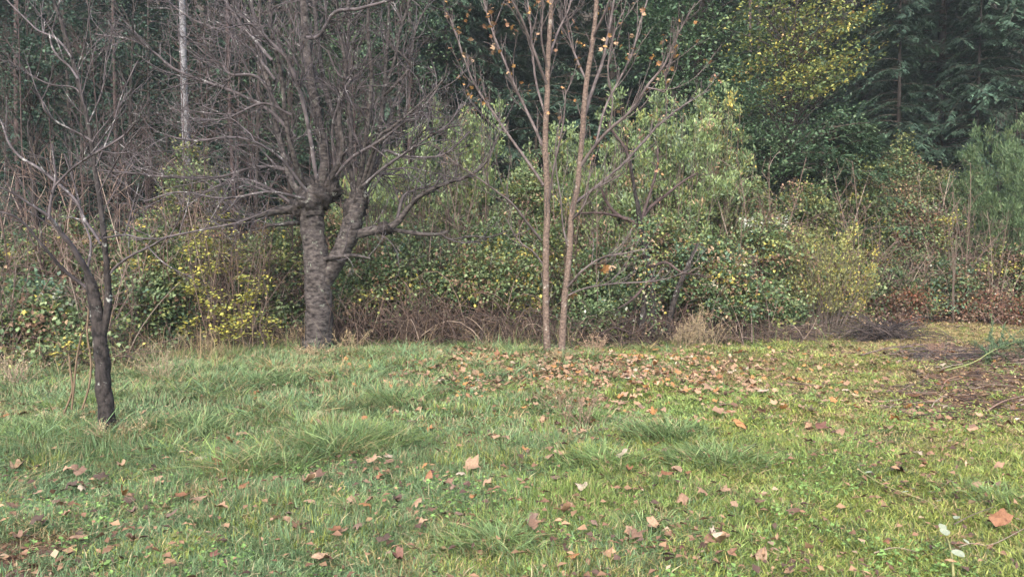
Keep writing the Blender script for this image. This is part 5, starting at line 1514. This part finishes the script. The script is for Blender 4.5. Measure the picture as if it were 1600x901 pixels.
for a in [
    (25, 732, 27, 'tan', 'folded tan leaf in long grass at the left edge of the lawn'),
    (313, 723, 27, 'pale', 'pale beige leaf standing out in the grass right of the dark trunk'),
    (342, 738, 26, 'rust', 'reddish brown curled leaf just below the pale beige leaf'),
    (158, 750, 30, 'dark', 'blackish purple leaf in the grass below the small dark trunk'),
    (60, 773, 18, 'tan', 'small round tan leaf near the left edge'),
    (20, 802, 26, 'brown', 'flat brown leaf close to the left edge beside another brown leaf'),
    (88, 790, 26, 'brown', 'brown leaf with a pinkish leaf in front of it at the lower left'),
    (97, 800, 20, 'pink', 'pinkish leaf in front of a brown leaf at the lower left'),
    (166, 784, 20, 'tan', 'tan leaf left of an orange leaf in the left front lawn'),
    (193, 781, 26, 'orange', 'orange leaf lying on a dark leaf in the left front lawn'),
    (200, 791, 26, 'dark', 'dark leaf under the orange leaf in the left front lawn'),
    (207, 810, 22, 'mauve', 'dark purple oval leaf in front of the orange leaf at the left'),
    (285, 790, 30, 'rust', 'brown curled leaf left of the tan lobed leaf in the left front lawn'),
    (308, 796, 30, 'tan', 'tan lobed leaf right of a brown curled leaf in the left front lawn'),
    (345, 812, 30, 'pink', 'pinkish brown pair leaf right of the tan lobed leaf'),
    (110, 763, 26, 'dark', 'dark flat leaf near the pale tan leaf at the left'),
    (128, 762, 18, 'pale', 'pale tan leaf right of a dark flat leaf at the left'),
    (103, 737, 20, 'tan', 'small tan leaf in long grass left of the blackish purple leaf'),
    (190, 731, 18, 'tan', 'small brown tan leaf in the grass below the dark trunk, to its right'),
    (247, 763, 22, 'pink', 'pinkish brown leaf half hidden in grass left of the red brown curled leaf'),
    (207, 858, 20, 'brown', 'brown leaf alone among clover at the lower left'),
    (335, 883, 24, 'red', 'red brown leaf near the bottom edge left of the big tan leaf'),
    (270, 820, 26, 'mauve', 'grey mauve leaf flat in the grass of the left front lawn'),
    (103, 820, 16, 'pink', 'small pink brown leaf at the lower left in front of the brown ones'),
    (57, 832, 26, 'dark', 'dark flat leaf at the lower left near the bare mud'),
    (120, 838, 20, 'mauve', 'small grey leaf beside the dark flat leaf near the bare mud'),
    (350, 762, 26, 'tan', 'tan leaf with pale midrib behind the tan lobed leaf'),
    (502, 653, 25, 'pale', 'bright pale pink leaf on the long grass in the middle left'),
    (572, 635, 20, 'orange', 'orange tan leaf upright in grass behind the largest tussock'),
    (654, 635, 28, 'tan', 'tan leaf lying flat behind the largest tussock to its right'),
    (672, 678, 18, 'orange', 'small orange tan leaf right of the largest tussock'),
    (632, 695, 18, 'mauve', 'small mauve leaf touching the right side of the largest tussock'),
    (562, 714, 18, 'tan', 'tan leaf caught in the dark gap of the largest tussock'),
    (607, 725, 20, 'pale', 'pale leaf in front of the largest tussock on the right'),
    (664, 737, 16, 'orange', 'orange tan leaf alone in bright grass right of the tussock'),
    (789, 698, 18, 'tan', 'tan leaf at the centre of the lawn below the carpet'),
    (737, 742, 40, 'tan', 'large tan split leaf in the centre of the lawn'),
    (722, 748, 22, 'pale', 'pale curled leaf left of the large tan split leaf'),
    (497, 760, 34, 'brown', 'large folded brown leaf in front of the low left tussock'),
    (482, 771, 28, 'tan', 'tan leaf below the large folded brown leaf'),
    (434, 766, 24, 'pink', 'pinkish leaf left of the large folded brown leaf'),
    (455, 768, 24, 'pink', 'pink tan leaf between two others before the low left tussock'),
    (597, 758, 20, 'rust', 'rust brown leaf half hidden in grass left of centre'),
    (573, 767, 18, 'tan', 'tan leaf just left of the half hidden rust brown leaf'),
    (547, 796, 28, 'tan', 'large flat tan lobed leaf beside a small green tussock'),
    (488, 797, 28, 'tan', 'upright tan leaf left of the large flat tan lobed leaf'),
    (620, 797, 20, 'dark', 'dark grey curled leaf beside the tan leaf in front centre'),
    (652, 801, 28, 'tan', 'tan leaf with curled edge right of the dark grey curled leaf'),
    (674, 814, 20, 'brown', 'dark brown leaf in front of the tan leaf with curled edge'),
    (700, 770, 22, 'brown', 'dark brown leaf flat in yellow grass left of centre'),
    (741, 792, 20, 'orange', 'orange brown leaf in yellow grass at the front centre'),
    (448, 829, 22, 'pink', 'pinkish brown leaf at the left of the front lawn'),
    (463, 838, 18, 'red', 'reddish leaf right of the pinkish brown leaf in the front lawn'),
    (535, 848, 26, 'pink', 'pink tan leaf lying flat near the front'),
    (560, 838, 22, 'mauve', 'grey brown folded leaf right of the pink tan flat leaf'),
    (660, 838, 24, 'tan', 'tan brown leaf beside small dark leaf in front centre'),
    (721, 826, 22, 'mauve', 'mauve leaf at front centre left of a brown leaf'),
    (729, 840, 22, 'brown', 'brown leaf at front centre below the mauve leaf'),
    (599, 866, 28, 'dark', 'very dark brown curled leaf close to the bottom edge'),
    (505, 891, 34, 'tan', 'big tan leaf at the bottom edge left of centre'),
    (622, 892, 28, 'red', 'dark red brown leaf at the bottom edge'),
    (820, 718, 18, 'orange', 'bright orange leaf left of two pink tan leaves in mid lawn'),
    (860, 720, 18, 'pink', 'left one of two touching pink tan leaves in mid lawn'),
    (877, 728, 20, 'pink', 'right one of two touching pink tan leaves in mid lawn'),
    (879, 684, 22, 'tan', 'tan leaf among weed stems below the maple'),
    (974, 736, 26, 'pale', 'pale leaf with dark shadow in the flopped tussock'),
    (1034, 738, 18, 'orange', 'orange leaf between two grass tussocks on the right'),
    (982, 755, 16, 'rust', 'small rust leaf in front of the flopped tussock'),
    (1004, 763, 20, 'tan', 'tan leaf in front of the flopped tussock right of the rust leaf'),
    (1057, 756, 26, 'tan', 'folded tan leaf with orange side on the right tussock'),
    (909, 781, 28, 'pale', 'pale grey oval leaf lying flat in the centre front'),
    (817, 765, 24, 'tan', 'tan leaf in grass left of the pale grey oval leaf'),
    (870, 763, 26, 'mauve', 'grey leaf half sunk in grass behind the pale grey oval leaf'),
    (812, 798, 20, 'rust', 'rusty brown leaf pair in front centre left of the oval leaf'),
    (884, 819, 26, 'pink', 'pinkish leaf flat in front of the pale grey oval leaf'),
    (927, 837, 20, 'mauve', 'mauve leaf in front right of the pinkish flat leaf'),
    (830, 836, 30, 'mauve', 'wide grey brown leaf half hidden in grass at front centre'),
    (1042, 834, 18, 'dark', 'dark upright leaf at the front right of centre'),
    (1022, 844, 28, 'tan', 'flat tan brown leaf below the dark upright leaf'),
    (1069, 799, 28, 'pink', 'pink brown leaf on a red brown one at the right front'),
    (1097, 795, 24, 'pink', 'pink tan leaf right of the pink brown leaf at the right front'),
    (1129, 791, 30, 'tan', 'flat tan leaf farthest right of a row of three at the right front'),
    (1187, 809, 24, 'brown', 'dark brown leaf in the mossy grass at right front'),
    (1065, 878, 16, 'red', 'small red brown leaf near the bottom right of centre'),
    (1129, 868, 32, 'tan', 'tan leaf with darker left half near the bottom right'),
    (1187, 881, 38, 'tan', 'large tan leaf at the bottom right edge of the moss'),
    (897, 895, 28, 'orange', 'orange tan leaf cut by the bottom edge near the centre'),
    (984, 855, 22, 'tan', 'curled tan leaf in front right of centre'),
    (1154, 678, 36, 'orange', 'large orange tan leaf on mossy grass right of the carpet'),
    (1131, 644, 24, 'mauve', 'dark mauve leaf standing on edge at the right end of the carpet'),
    (1121, 659, 34, 'pink', 'orange pink leaf below the dark mauve standing leaf'),
    (1283, 681, 32, 'red', 'reddish brown leaf on the moss at the right'),
    (1312, 689, 26, 'pink', 'pink tan leaf right of the reddish brown leaf on the moss'),
    (1267, 714, 24, 'mauve', 'dark grey leaf on the moss in front of the reddish brown leaf'),
    (1287, 642, 18, 'tan', 'small tan leaf on the moss behind the reddish brown leaf'),
    (1419, 645, 26, 'tan', 'tan leaf at the edge of the bare earth on the right'),
    (1399, 670, 20, 'orange', 'orange tan leaf in front of the bare earth'),
    (1322, 614, 16, 'pale', 'pale small leaf on the yellow grass at the far right'),
    (1445, 738, 24, 'rust', 'rust leaf in green grass at the right'),
    (1434, 724, 20, 'pale', 'pale leaf behind the rust leaf at the right'),
    (1404, 750, 28, 'dark', 'dark flat leaf left of the rust leaf at the right'),
    (1240, 816, 30, 'brown', 'brown curled leaf in the mossy front right'),
    (1562, 825, 46, 'rust', 'biggest orange brown maple leaf at the right edge of the front lawn'),
    (1429, 619, 24, 'rust', 'rust brown leaf on the bare earth edge'),
    (1385, 859, 14, 'rust', 'small rust leaf in the right front grass'),
]:
    fallen(*a)
used = 104
GCP = 'leaves of the carpet below the maple'
kinds = ['tan', 'pink', 'orange', 'brown', 'rust', 'mauve', 'pale']
n_made = 0
while n_made < 100:
    x = rl.normal(0.8, 1.75); y = rl.normal(10.0, 1.3)
    if not (8.0 < y < 12.6) or abs(x / y - .1) > .27:
        continue
    px = 800 + FPX * x / y
    dz = 0
    # ground row of this distance
    py = 400 + FPX * CAM_H / y
    fallen(px, py, FPX * .135 / y * rl.uniform(.75, 1.25), kinds[rl.choice(7, p=[.34, .28, .14, .1, .06, .05, .03])], 'dry tan to pink brown leaf lying in the dense carpet below the maple', GCP, tilt=.28)
    n_made += 1
n_made = 0
GSC = 'brown leaves strewn over the lawn'
while n_made < 95:
    u = rl.uniform(-.68, .68); y = rl.uniform(4.0, 10.5)
    x = u * y
    if carpet_map(x, y) > .3:
        continue
    fallen(800 + FPX * u, 400 + FPX * CAM_H / y, FPX * .10 / y * rl.uniform(.6, 1.2), kinds[rl.choice(7, p=[.28, .22, .1, .2, .08, .1, .02])], 'small brownish leaf half sunk in the grass among others like it', GSC)
    n_made += 1
# the rest of the carpet, past the first three hundred
def carpet():
    rng = np.random.default_rng(95)
    N = 2500
    x = np.concatenate([rng.normal(0.8, 1.75, 1700), rng.uniform(-.6, .6, 420) * 9, rng.uniform(5.2, 9.5, 380)]); y = np.concatenate([rng.normal(10.4, 1.3, 1700), rng.uniform(6.3, 12.5, 420), rng.uniform(7.4, 13, 380)])
    k = (y > 6.2) & (y < 13.2)
    x, y = x[k], y[k]; N = len(x)
    b = Bag()
    src = [np.array([v.co[:] for v in m.vertices]) for m in FL]
    fac = [np.array([p.vertices[:] for p in m.polygons]) for m in FL]
    for i in range(N):
        j = rng.integers(len(FL))
        V = src[j] * (.06 + .07 * rng.random())
        a, e = rng.uniform(0, 6.28), rng.normal(0, .3)
        ca, sa, ce, se = cos(a), sin(a), cos(e), sin(e)
        V = np.stack([V[:, 0] * ca - V[:, 1] * sa, V[:, 0] * sa + V[:, 1] * ca, V[:, 2]], 1)
        V = np.stack([V[:, 0], V[:, 1] * ce - V[:, 2] * se, V[:, 1] * se + V[:, 2] * ce], 1)
        c = np.array(LC[kinds[rng.choice(7, p=[.3, .28, .12, .16, .07, .05, .02])]]) * rng.uniform(.8, 1.35) * (.6 if x[i] > 5 else 1)
        b.add(V + np.array([x[i], y[i], float(gz(x[i], y[i])) + .045 + .03 * rng.random()]), fac[j], c)
    setting('leaf_carpet', b.mesh('leaf_carpet', M_STRAW), 'stuff', 'carpet of dry tan leaves below the maple', 'leaves')
carpet()

# ------------------------------------------------------------------ small things on the ground at the right
def stick(rows, Y0, col, name, label, cat, r0=.006, k=5, extra=None):
    """rows: px, py, height above ground in m"""
    pts = []
    for px, py, hh in rows:
        Y = GY(py); p = P(px, py, Y); p[2] = float(gz(p[0], p[1])) + hh
        pts.append(p)
    s = spline(pts, 22)
    o = s[0].copy()
    V, F = tubes((s - o)[None], np.linspace(r0, r0 * .45, 22)[None], k)
    root = thing(name, label, cat, o)
    b = Bag(); b.add(V, F, np.array(col))
    part('stem', b.mesh('stem', M_CANE, True), root)
    return root, s, o
def pale_leaf(root, o, px, py, size, colr, h=.115):
    Y = GY(py); p = P(px, py, Y); p[2] = float(gz(p[0], p[1])) + h
    q = part('leaf', PLF[rl.integers(len(PLF))], root)
    q.location = p - o
    q.rotation_euler = (rl.normal(.3, .2), rl.normal(0, .25), rl.uniform(0, 6.28))
    q.scale = (size,) * 3
def oval_leaf(seed):
    rng = np.random.default_rng(seed)
    t = np.linspace(0, 2 * pi, 13)[:-1]
    x = .36 * np.sin(t) * (1 - .25 * np.cos(t)); y = -.5 * np.cos(t)
    V = np.vstack([[0, 0, -.05], np.stack([x, y, .35 * x ** 2 * 2 + .12 * y ** 2 + rng.normal(0, .02, 12)], 1)])
    F = np.array([[0, i + 1, (i + 1) % 12 + 1] for i in range(12)])
    return new_mesh('leaf', V, [F], np.tile(np.array((.25, .28, .20)) * rng.uniform(.8, 1.1), (13, 1)), M_LEAF)
PLF = [oval_leaf(i) for i in range(4)]
root, s, o = stick([(1342, 750, .05), (1375, 768, .07), (1415, 780, .06), (1454, 792, .05), (1470, 806, .04)], 0, (.28, .26, .13), 'fallen_bramble_cane', 'thin yellowish bramble cane with whitish upturned leaves lying in the right front grass', 'bramble cane', .0035)
for a in [(1342, 754, .036), (1357, 763, .052), (1363, 756, .036), (1382, 773, .040), (1426, 785, .046), (1414, 790, .036), (1457, 791, .048), (1467, 804, .038), (1494, 828, .045)]:
    pale_leaf(root, o, a[0], a[1], a[2] * 1.1, 0)
root, s, o = stick([(1490, 915, .05), (1487, 880, .06), (1482, 850, .05), (1479, 836, .03)], 0, (.25, .24, .10), 'fallen_bramble_cane', 'thick yellow green cane end with pale leaves at the bottom right', 'bramble cane', .0075)
for a in [(1476, 854, .06), (1509, 871, .034), (1497, 893, .06), (1472, 845, .05)]:
    pale_leaf(root, o, a[0], a[1], a[2] * 1.15, 0)
for rows, c, lb, r in [
    ([(1480, 862, .03), (1515, 852, .05), (1551, 850, .04), (1610, 832, .06)], (.20, .16, .12), 'grey brown twig running to the right edge behind the thick cane end', .005),
    ([(1365, 869, .04), (1400, 864, .05), (1445, 867, .03)], (.24, .2, .14), 'short grey twig lying in the grass left of the thick cane end', .004),
    ([(1490, 820, .04), (1520, 812, .06), (1553, 798, .05)], (.13, .10, .085), 'dark thin twig left of the biggest orange leaf', .004),
    ([(1230, 598, .04), (1260, 606, .05), (1290, 607, .04)], (.12, .085, .07), 'dark dead stick lying on the grass before the brushy shrub', .012),
    ([(1345, 566, .05), (1385, 556, .08), (1420, 549, .06), (1450, 545, .08)], (.14, .10, .09), 'long dark stick lying at the left edge of the bare earth', .012),
    ([(1470, 611, .04), (1480, 600, .08), (1500, 592, .05)], (.22, .13, .09), 'reddish bent stick on the bare earth', .010),
    ([(1540, 640, .03), (1570, 628, .05), (1605, 618, .05)], (.2, .13, .1), 'reddish brown stick at the right edge of the bare earth', .010),
]:
    stick(rows, 0, c, 'fallen_stick', lb, 'stick', r)

# dark brush pile at the foot of the brushy shrub
tangle(1378, 70, 488, 14.2, 'dark heap of dead brush at the left rim of the bare clearing', None, 330, .7, [(3, (.035, .028, .028)), (3, (.06, .047, .042)), (.6, (.13, .10, .09))])
tangle(1225, 80, 496, 14.3, 'low heap of dead brush under the brushy yellow shrub', None, 150, .7, [(3, (.065, .05, .045)), (2, (.10, .075, .065)), (1, (.18, .14, .12))])
tangle(1500, 200, 542, 11.6, 'flat dark heap of cut twigs on the bare earth', None, 200, 1.0, [(3, (.055, .045, .043)), (3, (.085, .065, .06)), (1, (.2, .15, .12))])

# cut green branch at the right edge
def cut_branch():
    rng = np.random.default_rng(97)
    root, s, o = stick([(1475, 586, .04), (1520, 580, .10), (1560, 567, .22), (1620, 552, .30), (1700, 545, .2)], 0, (.19, .21, .08), 'cut_green_branch', 'cut green broom branch lying on the bare earth at the right edge', 'branch', .010)
    Pt = s[None] - o; Rd = np.full((1, 22), .012)
    g = grow(rng, Pt, Rd, 60, .5, 1.2, .45, -.01, .05, .5, .006, .003, 7, .35)
    b = Bag(); V, F = tubes(*g, 3); b.add(V, F, np.array((.10, .14, .06)))
    part('shoots', b.mesh('shoots', M_CANE), root, 'stuff')
    sp = g[0]; N = 4200
    i = rng.integers(0, len(sp), N); j = rng.integers(0, 6, N); f = rng.random((N, 1))
    pos = sp[i, j] * (1 - f) + sp[i, j + 1] * f
    ax = nrm(nrm(sp[i, j + 1] - sp[i, j]) + rng.normal(0, .45, (N, 3)))
    b = Bag(); b.add(*leaves(pos, ax, nrm(rng.normal(0, .6, (N, 3)) + np.array([0, 0, 1])), .075 * (.6 + .7 * rng.random(N)), .010, pick(rng, [(3, (.045, .08, .04)), (2, (.07, .11, .05)), (1, (.11, .15, .07))], N)))
    part('foliage', b.mesh('foliage', M_LEAF), root, 'stuff')
cut_branch()

# weed stems before the maple and tall seed heads
def weed(px, py, h, n, label, col, spread=.25, seed=1, leafy=60):
    rng = np.random.default_rng(seed)
    Y = GY(py); o = P(px, py, Y); o[2] = float(gz(o[0], o[1]))
    s = np.linspace(0, 1, 8)[None, :, None]
    p0 = np.stack([rng.normal(0, .07, n), rng.normal(0, .07, n), np.zeros(n) - .02], 1)
    p2 = p0 + np.stack([rng.normal(0, spread, n), rng.normal(0, spread, n), h * rng.uniform(.6, 1.05, n)], 1)
    p1 = p0 * .6 + p2 * .4 + np.array([0, 0, .12 * h])
    Pt = p0[:, None] * (1 - s) ** 2 + 2 * p1[:, None] * s * (1 - s) + p2[:, None] * s ** 2
    Rd = np.repeat(np.linspace(.0042, .002, 8)[None], n, 0)
    g = grow(rng, Pt, Rd, n * 5, .06, .22, .6, .08, .06, .8, .003, .0018, 5, .3)
    root = thing('dry_weed', label, 'weed', o)
    b = Bag()
    for q, r_, k in ((Pt, Rd, 4), (*g, 3)):
        V, F = tubes(q, r_, k); b.add(V, F, np.array(col))
    part('stems', b.mesh('stems', M_CANE), root, 'stuff')
    N = n * leafy // 4
    sp = g[0]; i = rng.integers(0, len(sp), N); j = rng.integers(0, 5, N)
    pos = sp[i, j] + rng.normal(0, .012, (N, 3))
    b = Bag(); b.add(*leaves(pos, nrm(rng.normal(0, 1, (N, 3))), nrm(rng.normal(0, 1, (N, 3))), .028, .012, np.array(col) * rng.uniform(.8, 1.7, (N, 1))))
    part('seed_heads', b.mesh('seed_heads', M_STRAW), root, 'stuff')
weed(178, 690, .22, 14, 'short dry weeds at the foot of the small dark trunk', (.26, .21, .13), .12, 15)
weed(866, 566, .2, 16, 'short dry weeds at the foot of the two maple stems', (.27, .21, .13), .16, 16)
weed(497, 556, .22, 20, 'short dry weeds in front of the cherry trunk', (.30, .23, .14), .22, 17)
weed(915, 672, .42, 16, 'dark dry weed with thin branched stems in the lawn below the maple', (.17, .13, .09), .16, 3)
weed(880, 640, .35, 10, 'smaller dry weed left of and behind the dark dry weed below the maple', (.16, .14, .08), .14, 4)
weed(1085, 545, .75, 22, 'tall straw coloured seed heads in front of the dark hollow', (.25, .195, .125), .16, 5)
weed(1060, 548, .45, 18, 'straw coloured dry weeds left of the tall seed heads', (.24, .19, .12), .2, 6)
weed(930, 552, .35, 20, 'brownish dry weeds right of the maple foot', (.28, .2, .14), .2, 7)
weed(1110, 548, .55, 14, 'thin dry stalks right of the tall seed heads', (.24, .19, .12), .15, 8)
weed(330, 556, .5, 16, 'pale dry weeds before the yellow leaved shrub', (.24, .195, .13), .2, 9)
weed(30, 610, .5, 18, 'dry weeds in the long grass at the left edge', (.27, .21, .15), .25, 10)
weed(250, 600, .45, 16, 'pale dry weeds in long grass right of the small dark trunk', (.24, .20, .13), .22, 11)
weed(1465, 558, .22, 14, 'small brown weed standing on the bare earth', (.2, .13, .1), .08, 12)
weed(450, 545, .4, 16, 'straw dry grass weeds at the left foot of the cherry trunk', (.27, .21, .13), .2, 13)
weed(545, 548, .4, 16, 'straw dry grass weeds at the right foot of the cherry trunk', (.27, .21, .13), .2, 14)

# ------------------------------------------------------------------ thin mist
def haze():
    x0, x1, y0, y1, z0, z1 = -76, 76, -34, 86, -1.6, 50
    V = np.array([(x, y, z) for z in (z0, z1) for y in (y0, y1) for x in (x0, x1)], float)
    F = np.array([(0, 2, 3, 1), (4, 5, 7, 6), (0, 1, 5, 4), (2, 6, 7, 3), (0, 4, 6, 2), (1, 3, 7, 5)])
    m = bpy.data.materials.new('mist'); m.use_nodes = True
    t = m.node_tree
    t.nodes.remove(t.nodes['Principled BSDF'])
    v = t.nodes.new('ShaderNodeVolumePrincipled')
    v.inputs['Color'].default_value = (.80, .90, 1, 1)
    v.inputs['Density'].default_value = HAZE
    t.links.new(v.outputs[0], t.nodes['Material Output'].inputs['Volume'])
    o = setting('haze', new_mesh('haze', V, [F], None, m), 'stuff', 'thin damp autumn mist', 'haze')
if HAZE:
    haze()
